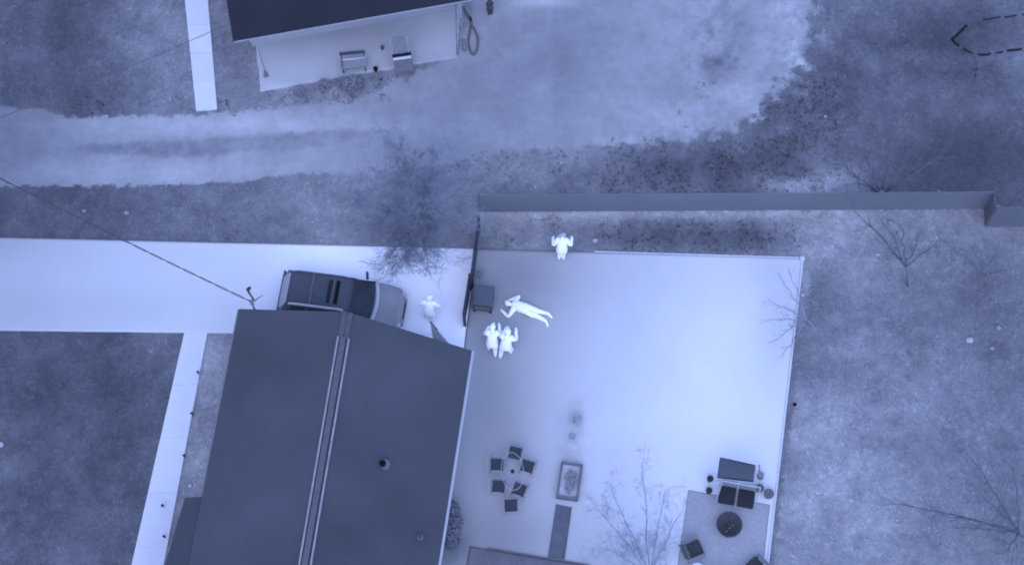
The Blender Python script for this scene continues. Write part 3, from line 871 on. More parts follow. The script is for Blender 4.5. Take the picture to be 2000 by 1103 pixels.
HOT = 251
stand(961, 689, 4, 0.42, 'person bent forward with one arm reaching out, left of the pair beside the lying person', HOT,
      {'l': ((-0.30, 0.38, 1.10), (-0.16, 0.62, 1.12)), 'r': ((0.28, 0.42, 1.10), (0.22, 0.72, 1.15))}, stance=0.13, step=0.12)
stand(987, 694, 14, 0.34, 'person standing with both forearms raised forward, right of the pair below the lying person', HOT,
      {'l': ((-0.26, 0.34, 1.10), (-0.12, 0.64, 1.25)), 'r': ((0.34, 0.34, 1.12), (0.24, 0.68, 1.2))}, stance=0.17, step=-0.14)
stand(1096, 506, 3, 0.28, 'person standing with elbows out at the top edge of the patio by the planted strip', HOT,
      {'l': ((-0.33, 0.12, 1.10), (-0.34, 0.36, 1.18)), 'r': ((0.34, 0.14, 1.10), (0.35, 0.40, 1.20))}, stance=0.08, headtone=170)
stand(840, 627, 6, 0.30, 'person barely showing on the bright driveway between the car and the side fence', 250,
      {'l': ((-0.42, 0.22, 1.12), (-0.20, 0.42, 1.10)), 'r': ((0.42, 0.22, 1.12), (0.24, 0.46, 1.15))}, stance=0.15, step=0.08, headtone=250)

# the person lying face down, elbows out and hands by the head
def G(px, py, z): return P(px, py, z)
jl = dict(pelvis=G(1029, 604, 0.20), chest=G(1008, 597, 0.20), neck=G(999, 595, 0.22), head=G(991, 592, 0.20),
          hip_l=G(1031, 609, 0.17), hip_r=G(1033, 601, 0.17), kn_l=G(1051, 618, 0.12), kn_r=G(1053, 608, 0.12), ft_l=G(1067, 627, 0.11), ft_r=G(1071, 612, 0.11),
          toe_l=G(1070, 637, 0.08), toe_r=G(1078, 620, 0.08),
          sh_l=G(1002, 604, 0.20), sh_r=G(1004, 590, 0.20), el_l=G(993, 619, 0.12), el_r=G(1015, 578, 0.12), ha_l=G(981, 607, 0.11), ha_r=G(996, 586, 0.12),
          face=Vector((-0.2, 0, -1)))
person(jl, 'person lying face down on the patio with legs apart and elbows out', HOT)

# ------------------------------------------------------------------ objects on the patio
# dark box by the side fence
q = P(945, 590, 0.05)
bx = thing('storage_box', q, 'dark square lidded box beside the side fence', 'storage box', R(-7))
MB().box((0, 0, 0.36), (0.72, 0.76, 0.70), bev=0.03).build('body', mat('box_side', 96, noise=0.05, tint=(0.92, 1, 1.15)), bx)
MB().box((0, 0, 0.745), (0.78, 0.82, 0.07), bev=0.03).build('lid', mat('box_lid', 92, noise=0.05, tint=(0.9, 1, 1.2)), bx)
for s in (-1, 1): MB().box((s * 0.385, 0, 0.5), (0.03, 0.2, 0.05), bev=0.01).build('handle', mat('box_lid', 78), bx)
for s in (-1, 1): MB().cyl((s * 0.3, -0.38, 0), 0.05, 0.06, 10).build('wheel', mat('tyre', 40), bx)
MB().box((0.0, -0.43, 0.45), (0.6, 0.04, 0.35), bev=0.01).build('front_panel', mat('box_front', 112), bx)

# dining set
m_seat = mat('seat_cushion', 66, noise=0.06, scale=6, tint=(0.9, 1, 1.2))
m_fr = mat('chair_frame', 160, noise=0.03)
def make_dining_chair():
    t = thing('patio_chair', (0, 0, 0), '', 'chair')
    MB().box((0, 0, 0.43), (0.44, 0.44, 0.05), bev=0.03).build('seat', m_seat, t)
    for sx in (-1, 1):
        for sy in (-1, 1):
            MB().tube([(sx * 0.21, sy * 0.21, 0.42), (sx * 0.24, sy * 0.25, 0.0)], 0.014, 6).build('leg', m_fr, t)
        MB().tube([(sx * 0.25, -0.20, 0.45), (sx * 0.27, -0.16, 0.64), (sx * 0.27, 0.12, 0.66), (sx * 0.23, 0.2, 0.45)], 0.013, 6).build('armrest', m_fr, t)
    MB().tube([(-0.22, -0.23, 0.43), (-0.23, -0.32, 0.85), (-0.12, -0.35, 0.93), (0.12, -0.35, 0.93), (0.23, -0.32, 0.85), (0.22, -0.23, 0.43)], 0.015, 6).build('back_frame', m_fr, t)
    for k in (-1, 0, 1):
        MB().tube([(k * 0.09, -0.25, 0.45), (k * 0.09, -0.345, 0.92)], 0.007, 4).build('back_bar', m_fr, t)
    return t
tc_ = P(1001, 929, 0.05)
ch0 = make_dining_chair()
cpos = [(1006, 890, 'dark seated chair at the top end of the oval glass table'), (971, 913, 'dark seated chair at the upper left of the oval glass table'), (1030, 916, 'dark seated chair at the upper right of the oval glass table'),
        (974, 955, 'dark seated chair at the lower left of the oval glass table'), (1014, 961, 'dark seated chair at the lower right of the oval glass table'), (998, 992, 'dark seated chair at the bottom end of the oval glass table')]
jit = [-4, 6, -9, 3, -12, 5]
for k, (cx, cy, lb) in enumerate(cpos):
    c = ch0 if k == 0 else copy_tree(ch0)
    p = P(cx, cy, 0.055); c.location = p
    if k in (0, 5): ang = math.pi - 0.15 if k == 0 else -0.05
    else: ang = math.pi / 2 * (-1 if p.x < tc_.x else 1) - 0.15
    c.rotation_euler = (0, 0, ang + R(jit[k])); c.scale = (1.03, 1.03, 1.0)
    tag(c, lb, 'chair', 'dark seated chairs round the oval glass table')
tb = thing('glass_table', tc_, 'oval clear glass patio table ringed by six dark seats', 'table', R(6))
m_gl = mat('table_glass', 190, rough=0.1, noise=0.0, alpha=0.012)
def ellipse(rx, ry, z, n=36): return [Vector((rx * math.cos(2 * math.pi * k / n), ry * math.sin(2 * math.pi * k / n), z)) for k in range(n)]
MB().prism(ellipse(0.40, 0.70, 0.72), 0.01).build('tabletop', m_gl, tb)
pts = ellipse(0.41, 0.71, 0.715); pts.append(pts[0])
MB().tube(pts, 0.009, 5).build('rim', mat('table_rim', 178), tb)
MB().cyl((0, 0, 0.66), 0.075, 0.09, 12).build('umbrella_hole', mat('hole_ring', 52), tb)
for sx in (-1, 1):
    for sy in (-1, 1):
        MB().tube([(sx * 0.15, sy * 0.3, 0.7), (sx * 0.2, sy * 0.36, 0.0)], 0.014, 5).build('leg', mat('table_rim', 160), tb)

# framed planter
pl = thing('raised_planter', P(1112, 942, 0.05), 'framed rectangular planter with a leafy mound, between dining set and open patio', 'planter', R(-8.5))
m_pf = mat('planter_board', 106, noise=0.08, scale=4, tint=(0.93, 1, 1.14))
for (cx, cy, sx, sy) in ((-0.37, 0, 0.08, 1.36), (0.37, 0, 0.08, 1.36), (0, 0.64, 0.656, 0.08), (0, -0.64, 0.656, 0.08)):
    MB().box((cx, cy, 0.17), (sx, sy, 0.34), bev=0.008).build('frame_board', m_pf, pl)
MB().box((0, 0, 0.12), (0.656, 1.198, 0.22)).build('soil', mat('planter_soil', 172, noise=0.08, scale=5), pl)
m = MB()
rr = random.Random(4)
for k in range(260):
    an = rr.uniform(0, 6.28); rad = math.sqrt(rr.random())
    c = Vector((0.04 + rad * 0.24 * math.cos(an), 0.05 + rad * 0.47 * math.sin(an) * (1 - 0.2 * math.sin(an)), 0.24 + rr.uniform(0, 0.12)))
    a1 = rr.uniform(0, 6.28); s = rr.uniform(0.025, 0.05)
    vs = [m.bm.verts.new(c + Vector((math.cos(a1 + q_) * s, math.sin(a1 + q_) * s * 0.7, rr.uniform(-0.02, 0.02)))) for q_ in (0, 1.9, 3.4, 4.9)]
    m.bm.faces.new(vs)
o = m.build('foliage', mat('planter_leaf', 140, noise=0.1, scale=8), pl); o['kind'] = 'stuff'

# dark strip below the planter and lawn at the bottom edge
gs = thing('garden_strip', (0, 0, 0), 'narrow dark turf strip running down from the framed planter', 'garden strip')
a4 = [P(1087, 984, 0.075), P(1116, 990, 0.075), P(1102, 1092, 0.075), P(1071, 1087, 0.075)]
MB().prism(a4, 0.05).build('turf', mat('strip_turf', 98, noise=0.09, scale=3, tint=(0.92, 1, 1.15), bump=0.5, bscale=25), gs)
for k in (1, 3):
    aa, bb = (a4[1], a4[2]) if k == 1 else (a4[3], a4[0])
    strip(gs, aa, bb, 0.03, 0.06, 0.0, 'edging_board', mat('strip_edge', 100))
lw = slab('lawn', [(918, 1066), (1152, 1105), (1135, 1260), (885, 1230)], 0.09, 0.10,
          lambda px, py, x, y: 104 + 8 * smooth(960, 915, px) + 7 * fbm(x, y, 61, 3.0, 4), m_mulch, 50, 40, rag=0.0)
lw['kind'] = 'structure'
ed = thing('lawn_edging', (0, 0, 0), 'thin dark board edging the small bottom lawn', 'edging')
strip(ed, P(952, 1071, 0.09), P(1152, 1104, 0.09), 0.05, 0.06, 0.02, 'board', mat('edge_dark', 90))

# ------------------------------------------------------------------ seating corner
rug = thing('outdoor_rug', (0, 0, 0), 'pale grey woven rug under the fire pit', 'rug')
c4 = [P(1345, 957, 0.066), P(1503, 986, 0.066), P(1486, 1135, 0.066), P(1323, 1112, 0.066)]
MB().prism(c4, 0.01).build('weave', mat('rug', 156, noise=0.05, scale=9, bump=0.3, bscale=60), rug)
for i in range(4):
    strip(rug, c4[i], c4[(i + 1) % 4], 0.035, 0.012, 0.0, 'border', mat('rug_border', 138))
fp = thing('fire_pit', P(1422, 1029, 0.066), 'round dark fire pit in the middle of the pale rug', 'fire pit')
m = MB()
prof = [(0.12, 0.18), (0.34, 0.26), (0.445, 0.42), (0.47, 0.44), (0.47, 0.47), (0.42, 0.465), (0.32, 0.33), (0.1, 0.27), (0.001, 0.265)]
rings = [[(r_ * math.cos(2 * math.pi * k / 40), r_ * math.sin(2 * math.pi * k / 40), z_) for k in range(40)] for r_, z_ in prof]
m.loft(rings); m.build('bowl', mat('pit_metal', 66, noise=0.08, scale=8, tint=(0.96, 1, 1.1)), fp, True)
for k in range(3):
    an = k * 2.094 + 0.3
    MB().tube([(0.3 * math.cos(an), 0.3 * math.sin(an), 0.28), (0.38 * math.cos(an), 0.38 * math.sin(an), 0.0)], 0.02, 6).build('leg', mat('pit_metal', 66), fp)
rr = random.Random(9)
for k in range(3):
    an = rr.uniform(0, 6.28); rd_ = rr.uniform(0, 0.2); d_ = rr.uniform(0, 3.1)
    a_ = Vector((rd_ * math.cos(an), rd_ * math.sin(an), 0.31 + 0.01 * k)); v_ = Vector((math.cos(d_), math.sin(d_), 0)) * 0.15
    MB().tube([a_ - v_, a_ + v_], 0.028, 7).build('log', mat('charred_log_%d' % (k % 3), 60 + 8 * (k % 3), noise=0.1, scale=12), fp)
for px_, py_ in ((1425, 1030), (1431, 1025), (1419, 1037)):
    MB().blob(P(px_, py_, 0.47) - fp.location, (0.035, 0.03, 0.03), 1, 0.1).build('ash_lump', mat('ash', 120), fp)

# canopied swing seat
sw = thing('garden_swing', P(1436, 975, 0.056), 'dark canopied garden swing with two near black seat cushions above the rug', 'garden swing', R(-10.5))
inv2 = lambda p: (Matrix.Rotation(-sw.rotation_euler.z, 3, 'Z') @ (p - sw.location))
cc = [inv2(P(1407, 893, 2.0)), inv2(P(1475, 908, 2.0)), inv2(P(1471, 939, 1.92)), inv2(P(1402, 931, 1.92))]
m = MB()
rows = []
for v_ in np.linspace(0, 1, 7):
    row = []
    for u_ in np.linspace(0, 1, 9):
        p = cc[0].lerp(cc[1], u_).lerp(cc[3].lerp(cc[2], u_), v_)
        p = p + Vector((0, 0, 0.05 * math.sin(math.pi * v_) - 0.02 * math.sin(math.pi * u_) + 0.01 * math.sin(7 * u_)))
        row.append(p)
    rows.append(row)
m.loft(rows, closed=False); m.loft([[p - Vector((0, 0, 0.04)) for p in r_] for r_ in rows][::-1], closed=False)
m.build('canopy', mat('canopy_cloth', 82, noise=0.05, scale=3, tint=(0.9, 1, 1.2)), sw, True)
for i in range(4):
    strip(sw, cc[i], cc[(i + 1) % 4], 0.03, 0.08, -0.04, 'valance', mat('valance', 50, tint=(0.85, 1, 1.3)))
m_sf = mat('swing_frame', 176)
for s in (-1, 1):
    MB().tube([(s * 0.72, -0.30, 0.0), (s * 0.70, 0.1, 1.90), (s * 0.72, 0.62, 0.0)], 0.016, 6).build('frame', m_sf, sw)
    MB().tube([(s * 0.66, 0.12, 1.85), (s * 0.66, -0.05, 0.5)], 0.01, 4).build('hanger', m_sf, sw)
MB().tube([(-0.70, 0.1, 1.93), (0.70, 0.1, 1.93)], 0.022, 6).build('top_bar', m_sf, sw)
MB().box((0, 0.0, 0.40), (1.34, 0.72, 0.04), bev=0.01).build('seat_base', mat('swing_base', 150), sw)
m_cu = mat('swing_cushion', 48, noise=0.08, scale=6, tint=(0.95, 1, 1.15))
for s in (-1, 1):
    MB().box((s * 0.345, -0.03, 0.48), (0.60, 0.66, 0.12), bev=0.04).build('seat_cushion', m_cu, sw)
    MB().box((s * 0.345, 0.38, 0.74), (0.62, 0.10, 0.46), bev=0.04).build('back_cushion', mat('back_cushion', 140, noise=0.04), sw)

# adirondack style chairs
def lounge(px, py, rz, label, dk=62, lt=104):
    t = thing('lounge_chair', P(px, py, 0.078), label, 'chair', rz, 'cushioned chairs round the fire pit')
    for k in range(5):
        MB().box((-0.24 + k * 0.12, 0.05, 0.36), (0.10, 0.56, 0.025)).build('seat_slat', mat('slat_%d' % lt, lt, noise=0.1, scale=9), t)
        MB().box((-0.24 + k * 0.12, -0.36 - 0.01 * abs(k - 2), 0.64), (0.10, 0.03, 0.62), M=Matrix.Translation((-0.24 + k * 0.12, -0.38, 0.62)) @ Matrix.Rotation(R(22), 4, 'X') @ Matrix.Diagonal((1, 1, 1, 1))).build('back_slat', mat('slat_%d' % lt, lt), t)
    for s in (-1, 1):
        MB().box((s * 0.36, -0.02, 0.56), (0.13, 0.66, 0.03), bev=0.01).build('armrest', mat('arm_%d' % lt, lt + 14, noise=0.08), t)
        MB().box((s * 0.34, 0.26, 0.28), (0.05, 0.07, 0.54)).build('leg', mat('arm_%d' % lt, lt + 14), t)
        MB().box((s * 0.32, -0.26, 0.22), (0.05, 0.07, 0.42)).build('leg', mat('arm_%d' % lt, lt + 14), t)
    MB().box((0, 0.08, 0.41), (0.50, 0.50, 0.07), bev=0.03).build('cushion', mat('cush_%d' % dk, dk, noise=0.16, scale=9, tint=(0.9, 1, 1.08)), t)
    return t
lounge(1352, 1077, R(-68), 'mottled chair on the left corner of the pale rug')
lounge(1474, 1112, R(42), 'mottled chair at the lower right corner of the pale rug', 60, 96)
lounge(1414, 1136, R(-8), 'dark chair cut off by the bottom edge below the fire pit', 56, 80)
st_ = thing('side_table', P(1360, 1117, 0.06), 'small round white side table behind the left rug chair', 'table')
MB().cyl((0, 0, 0.44), 0.26, 0.03, 28).build('tabletop', mat('white_top', 205, noise=0.02), st_)
for k in range(3): MB().tube([(0.1 * math.cos(k * 2.1), 0.1 * math.sin(k * 2.1), 0.44), (0.2 * math.cos(k * 2.1), 0.2 * math.sin(k * 2.1), 0)], 0.015, 5).build('leg', mat('white_top', 205), st_)
bw = thing('bowl', P(1360, 1109, 0.53), 'small dark bowl on the round white side table', 'bowl')
bw.location = Vector((st_.location.x, st_.location.y, st_.location.z + 0.47))
MB().cyl((0, 0, 0), 0.07, 0.07, 16, 0.12).build('shell', mat('bowl_dark', 80), bw)
MB().cyl((0, 0, 0.071), 0.08, 0.01, 12).build('filling', mat('bowl_fill', 120), bw)

def pot(px, py, r_, h_, tone, label, plant=True, name='plant_pot'):
    t = thing(name, P(px, py, 0.056), label, 'plant pot')
    rings = [[(q_ * math.cos(2 * math.pi * k / 18), q_ * math.sin(2 * math.pi * k / 18), z_) for k in range(18)] for q_, z_ in ((r_ * 0.7, 0), (r_ * 0.92, h_ * 0.85), (r_, h_ * 0.86), (r_, h_), (r_ * 0.86, h_), (r_ * 0.84, h_ * 0.85))]
    MB().loft(rings).build('pot', mat('pot_%d' % tone, tone, noise=0.05), t, True)
    MB().cyl((0, 0, h_ * 0.86), r_ * 0.84, 0.02, 16).build('soil', mat('potsoil_%d' % tone, tone - 6, noise=0.1), t)
    if plant:
        m = MB(); rr = random.Random(int(px))
        for k in range(14):
            an = rr.uniform(0, 6.28); ln = r_ * rr.uniform(0.5, 1.0); b0 = Vector((0, 0, h_)); t0 = Vector((math.cos(an) * ln, math.sin(an) * ln, h_ + rr.uniform(0.04, 0.12)))
            sd = Vector((-math.sin(an), math.cos(an), 0)) * 0.018
            md_ = b0.lerp(t0, 0.55) + Vector((0, 0, 0.03))
            vs = [m.bm.verts.new(v_) for v_ in (b0, md_ + sd, t0, md_ - sd)]
            m.bm.faces.new(vs)
        m.build('leaves', mat('potleaf_%d' % tone, tone + 4, noise=0.1), t)
    return t
pot(1386, 937, 0.12, 0.26, 66, 'small dark pot alone to the left of the swing canopy')
pot(1384, 960, 0.12, 0.26, 68, 'small dark pot at the upper left rim of the rug')
pot(1482, 956, 0.16, 0.3, 106, 'grey round pot right beside the swing cushions')
pot(1500, 967, 0.19, 0.3, 112, 'rightmost grey round pot beside the pale kerb')
bt = thing('watering_can', P(1485, 930, 0.056), 'grey elongated watering can beside the swing canopy', 'watering can', R(15))
MB().cyl((0, 0, 0), 0.13, 0.28, 16, 0.11).build('body', mat('can', 136, noise=0.05), bt)
MB().tube([(0, 0.1, 0.06), (0.02, 0.3, 0.3), (0.02, 0.36, 0.33)], [0.03, 0.018, 0.035], 8).build('spout', mat('can', 136), bt)
MB().tube([(0, 0.06, 0.28), (0, 0, 0.38), (0, -0.13, 0.33), (0, -0.16, 0.15)], 0.012, 6).build('handle', mat('can', 136), bt)

# pale item at the kerb
ln = thing('garden_lamp', P(1551, 792), 'small black garden lamp in the grass just right of the patio kerb', 'lamp')
MB().cyl((0, 0, 0), 0.03, 0.22, 8).build('stem', mat('lampblack', 24), ln)
MB().cyl((0, 0, 0.2), 0.075, 0.06, 12, 0.04).build('head', mat('lampblack', 24), ln)

# path lights
PL = [(389, 731, 'black path light highest up the long walk'), (377, 811, 'black path light second from the top of the long walk'), (362, 893, 'black path light in the bed beside the roof notch'),
      (320, 990, 'black path light standing inside the pale walk'), (323, 1050, 'black path light at the lower end of the planting bed')]
pl0 = None
for k, (cx, cy, lb) in enumerate(PL):
    if pl0 is None:
        pl0 = thing('path_light', (0, 0, 0), lb, 'path light')
        MB().cyl((0, 0, 0), 0.018, 0.32, 8).build('stake', mat('lampblack2', 56), pl0)
        MB().cyl((0, 0, 0.32), 0.055, 0.05, 12, 0.03).build('cap', mat('lampblack2', 56), pl0)
        c = pl0
    else: c = copy_tree(pl0)
    c.location = P(cx, cy, 0.0); tag(c, lb, 'path light', 'black path lights along the long walk')

# leaning board near the house corner
lbd = thing('leaning_board', (0, 0, 0), 'pointed board leaning by the house beyond the roof edge, near the driveway person', 'board')
t0 = P(840, 628, 1.7)
p1 = P(846, 664, 1.0); p2 = P(880, 674, 0.9); p3 = Vector((p2.x + 0.05, p2.y - 0.25, 0.06)); p4 = Vector((p1.x, p1.y - 0.25, 0.06))
m = MB(); nn = Vector((0.02, -0.05, 0.0))
m.loft([[t0, p2, p3, p4, p1], [t0 + nn, p2 + nn, p3 + nn, p4 + nn, p1 + nn]]); m.build('sheet', mat('board_grey', 158, noise=0.03), lbd)
strip(lbd, t0, t0.lerp(p2, 0.35), 0.05, 0.05, 0.02, 'trim', mat('board_trim', 96))

# ------------------------------------------------------------------ upper slab furniture
bn = thing('garden_bench', P(692, 133, 0.066), 'slim bench with a dark back rail on the upper slab, above the shrubs', 'bench', R(6))
MB().box((0, 0.0, 0.42), (0.94, 0.40, 0.05), bev=0.01).build('seat', mat('bench_seat', 132, noise=0.05), bn)
MB().box((0, 0.225, 0.88), (1.02, 0.10, 0.12), bev=0.01).build('back_rail', mat('bench_rail', 76, tint=(0.85, 1, 1.3)), bn)
MB().box((0, 0.17, 0.46), (0.9, 0.05, 0.04), bev=0.01).build('lower_rail', mat('bench_pale', 196), bn)
for s in (-1, 1):
    for y_ in (-0.17, 0.2): MB().box((s * 0.44, y_, 0.21 if y_ < 0 else 0.43), (0.05, 0.05, 0.42 if y_ < 0 else 0.86)).build('leg', mat('bench_leg', 90 if s < 0 else 140), bn)
    MB().box((s * 0.455, 0.0, 0.60), (0.05, 0.44, 0.04), bev=0.01).build('armrest', mat('bench_arm%d' % s, 88 if s < 0 else 146), bn)

gr = thing('folding_recliner', P(789, 140, 0.066), 'tall recliner with a mesh back and near black cross bar on the upper slab', 'recliner', R(9))
MB().box((0.02, 0.05, 0.42), (0.72, 0.56, 0.06), bev=0.02).build('seat', mat('rec_seat', 108, noise=0.05, tint=(0.93, 1, 1.12)), gr)
MB().box((0.0, 0.345, 0.50), (0.72, 0.10, 0.05), bev=0.01).build('pale_bar', mat('rec_pale', 206), gr)
MB().box((-0.0, 0.42, 0.66), (0.76, 0.11, 0.10), bev=0.02).build('cross_bar', mat('rec_black', 26, tint=(0.8, 1, 1.5)), gr)
M = Matrix.Translation((-0.04, 0.62, 1.05)) @ Matrix.Rotation(R(-24), 4, 'X')
m = MB(); m.box((0, 0, 0), (0.50, 0.03, 0.86), M=M); m.build('back_mesh', mat('rec_back', 122, noise=0.05), gr)
for s in (-1, 1):
    M = Matrix.Translation((-0.04 + s * 0.33, 0.62, 1.05)) @ Matrix.Rotation(R(-24), 4, 'X')
    MB().box((0, 0, 0), (0.05, 0.04, 0.90), M=M).build('back_post', mat('rec_post', 142), gr)
    for y_ in (-0.2, 0.42): MB().box((s * 0.33, y_, 0.21), (0.04, 0.04, 0.42)).build('leg', mat('rec_leg', 110), gr)
MB().tube([(0.06, -0.26, 0.3), (0.02, -0.42, 0.14), (0.08, -0.50, 0.06)], [0.03, 0.05, 0.03], 6).build('footrest', mat('rec_leg2', 112), gr)
def smallpot(px, py, r_, tone, lb): pot(px, py, r_, 0.2, tone, lb, plant=False)
smallpot(734, 138, 0.095, 26, 'tiny black pot between the bench and the tall recliner')
smallpot(747, 96, 0.075, 92, 'tiny grey pot above the bench near the black roof')
smallpot(743, 155, 0.07, 118, 'tiny pale pot below the black one near the shrubs')
sh_ = thing('patio_broom', P(519, 152, 0.066), 'thin pole with a splayed foot on the upper slab near the roof corner', 'broom')
m0 = sh_.location
MB().tube([P(518, 140, 0.10) - m0, P(511, 118, 0.5) - m0, P(504, 92, 1.0) - m0], 0.014, 5).build('handle', mat('broom_handle', 104), sh_)
m = MB(); b_ = P(517, 138, 0.14) - m0; e_ = P(520, 151, 0.07) - m0
m.tube([b_, b_.lerp(e_, 0.6), e_], [0.03, 0.08, 0.10], 8); m.build('bristles', mat('broom_bristle', 112, noise=0.15, scale=20), sh_)

rl = thing('metal_railing', (0, 0, 0), 'narrow pale railing at the right end of the upper slab', 'railing')
pa = P(893, 108, 0.06); pb = P(888, -30, 0.06); pb.x = pa.x - 0.1
for k in range(5):
    c = pa.lerp(pb, k / 4.0)
    MB().cyl(c, 0.022, 0.95, 8).build('post', mat('rail_post', 118), rl)
for zz in (0.5, 0.95):
    MB().tube([pa + Vector((0, 0, zz)), pb + Vector((0, 0, zz))], 0.02, 6).build('rail', mat('rail_bar', 132), rl)
rl2 = MB(); pa2 = P(902, 66, 0.06); pb2 = P(898, -20, 0.06)
rl2.tube([pa2 + Vector((0, 0, 0.9)), pb2 + Vector((0, 0, 0.9))], 0.02, 6); rl2.build('rail', mat('rail_bar', 132), rl)

def px_tube(name, pts, rad, m, label, cat, seg=6, closed=False):
    P3 = [P(*p) for p in pts]
    out = []
    for i in range(len(P3) - 1):
        p0 = P3[max(i - 1, 0)]; p1_ = P3[i]; p2_ = P3[i + 1]; p3_ = P3[min(i + 2, len(P3) - 1)]
        for k in range(6):
            t = k / 6
            out.append(0.5 * ((2 * p1_) + (-p0 + p2_) * t + (2 * p0 - 5 * p1_ + 4 * p2_ - p3_) * t * t + (-p0 + 3 * p1_ - 3 * p2_ + p3_) * t ** 3))
    out.append(P3[-1])
    o = MB().tube(out, rad, seg).build(name, m, None, True)
    return tag(o, label, cat)
px_tube('garden_hose', [(905, 14, 0.05), (912, 28, 0.05), (920, 42, 0.05), (918, 60, 0.05), (915, 80, 0.05), (918, 98, 0.05), (925, 107, 0.05), (931, 98, 0.05), (934, 82, 0.05), (931, 66, 0.05), (922, 50, 0.06)], 0.042, mat('hose', 96, noise=0.08), 'grey hose lying in a long narrow loop by the corner of the black roof', 'hose')
nz_ = MB().tube([P(918, 34, 0.05), P(920, 43, 0.05)], 0.055, 8).build('hose_nozzle', mat('nozzle', 50, tint=(0.85, 1, 1.3))); tag(nz_, 'dark knob where the narrow hose loop closes', 'nozzle')
px_tube('garden_hose', [(905, 78, 0.04), (907, 90, 0.04), (908, 100, 0.04)], 0.07, mat('hose_short', 122, noise=0.08), 'short grey hose piece left of the narrow loop', 'hose')

# black hose/edging loop at the top right, dipping in and out of the grass
def loop_pts(seq):
    return [(x_, y_, z_) for x_, y_, z_ in seq]
hz, lz = 0.035, -0.10
px_tube('garden_edging', [(1888, 50, hz), (1878, 60, hz), (1868, 70, hz), (1860, 77, hz), (1868, 86, hz), (1877, 93, lz), (1886, 98, hz), (1896, 103, hz), (1905, 105, lz), (1914, 107, hz), (1928, 107, hz), (1940, 104, lz), (1952, 103, hz),
                          (1962, 101, lz), (1972, 99, hz), (1990, 97, hz), (2000, 95, lz), (2012, 93, hz), (2060, 84, hz)], 0.045, mat('edging_black', 34, tint=(0.85, 1, 1.3)), 'black curved edging loop half hidden in the dark grass at upper right', 'edging')
px_tube('garden_edging', [(1921, 39, hz), (1935, 37, hz), (1950, 34, hz), (1958, 34, lz), (1966, 34, hz), (1980, 31, hz), (1992, 30, lz), (2004, 29, hz), (2050, 30, hz)], 0.032, mat('edging_black2', 50, tint=(0.85, 1, 1.3)), 'thinner straight black edging above the curved one at upper right', 'edging')

# stones in the yard
STN = [(1893, 664, 0.15, 165, 'largest pale stone in the right hand yard'), (1950, 640, 0.11, 140, 'pale stone right of the largest one'), (1937, 680, 0.10, 135, 'pale stone below and right of the largest one'), (1567, 576, 0.10, 168, 'pale stone just outside the patio kerb by the bare twigs'),
       (1714, 497, 0.10, 160, 'pale stone among the bare branches below the long fence'), (1612, 228, 0.07, 158, 'tiny pale stone in the dark weeds north of the long fence'), (1830, 656, 0.08, 138, 'pale stone left of the largest one'),
       (1162, 470, 0.13, 160, 'pale stone in the planted strip right of the standing person'), (1752, 1015, 0.07, 160, 'small bright stone low in the right hand yard'), (248, 416, 0.11, 138, 'pale stone in the dark grass strip above the driveway'),
       (165, 412, 0.10, 126, 'dim stone left in the dark grass strip above the driveway'), (2, 868, 0.13, 165, 'pale stone at the left edge of the dark lawn'), (372, 948, 0.09, 178, 'pale stone in the planting bed by the roof notch')]
for k, (cx, cy, r_, tn, lb) in enumerate(STN):
    q = P(cx, cy, 0)
    o = MB().blob((0, 0, 0), (r_, r_ * 0.8, r_ * 0.5), 2, 0.12, k).build('stone', mat('stone_%d' % tn, tn, noise=0.08, scale=10), None, True)
    o.location = q + Vector((0, 0, r_ * 0.25)); tag(o, lb, 'stone', 'stones lying in the grass')

# ------------------------------------------------------------------ plants
def leafy(name, pts, tone, n, label, cat='shrub', h=0.8, size=0.05, seed=1):
    """pts: list of (px, py, radius m)"""
    rr = random.Random(seed)
    c0 = P(pts[0][0], pts[0][1], 0.0)
    t = thing(name, c0, label, cat)
    m = MB(); m2 = MB()
    for (cx, cy, rad) in pts:
        c = P(cx, cy, 0.0) - c0
        for k in range(max(3, n // 60)):
            an = rr.uniform(0, 6.28); m2.tube([c, c + Vector((math.cos(an) * rad * 0.4, math.sin(an) * rad * 0.4, h * 0.5)), c + Vector((math.cos(an) * rad * 0.8, math.sin(an) * rad * 0.8, h * 0.85))], [0.02, 0.012, 0.005], 4)
        for k in range(n):
            v = Vector((rr.gauss(0, 1), rr.gauss(0, 1), rr.gauss(0, 1))).normalized() * rr.uniform(0.55, 1.05)
            q = c + Vector((v.x * rad, v.y * rad, h * 0.5 + v.z * h * 0.5))
            s = size * rr.uniform(0.7, 1.4); a1 = rr.uniform(0, 6.28); tl = rr.uniform(-0.6, 0.6)
            vs = [m.bm.verts.new(q + Vector((math.cos(a1 + g_) * s, math.sin(a1 + g_) * s, math.cos(a1 + g_) * s * tl))) for g_ in (0, 1.8, 3.3, 4.8)]
            m.bm.faces.new(vs)
    o = m.build('foliage', mat('leaf_%d' % tone, tone, noise=0.12, scale=3, tint=(0.93, 1, 1.14)), t); o['kind'] = 'stuff'
    o2 = m2.build('stem', mat('stem_dark', 90), t)
    return t
leafy('shrub', [(880, 1000, 0.34), (884, 1024, 0.36), (880, 1046, 0.34), (884, 1062, 0.26)], 116, 420, 'dense low shrub growing against the lower house by the dining set', h=0.75, seed=3)
leafy('shrub', [(690, 172, 0.38)], 124, 420, 'rounded shrub below the bench, largest of the row', h=0.7, seed=4)
leafy('shrub', [(634, 172, 0.24)], 126, 220, 'small shrub left of the largest one at the slab edge', h=0.55, seed=5)
leafy('shrub', [(668, 166, 0.22)], 120, 200, 'small shrub directly under the bench front', h=0.5, seed=6)
leafy('shrub', [(585, 182, 0.20)], 122, 160, 'low scrubby plant leftmost along the upper slab edge', h=0.35, seed=7)
leafy('shrub', [(957, 28, 0.14)], 84, 180, 'slim dark upright shrub right of the narrow hose loop', h=1.3, size=0.04, seed=8)
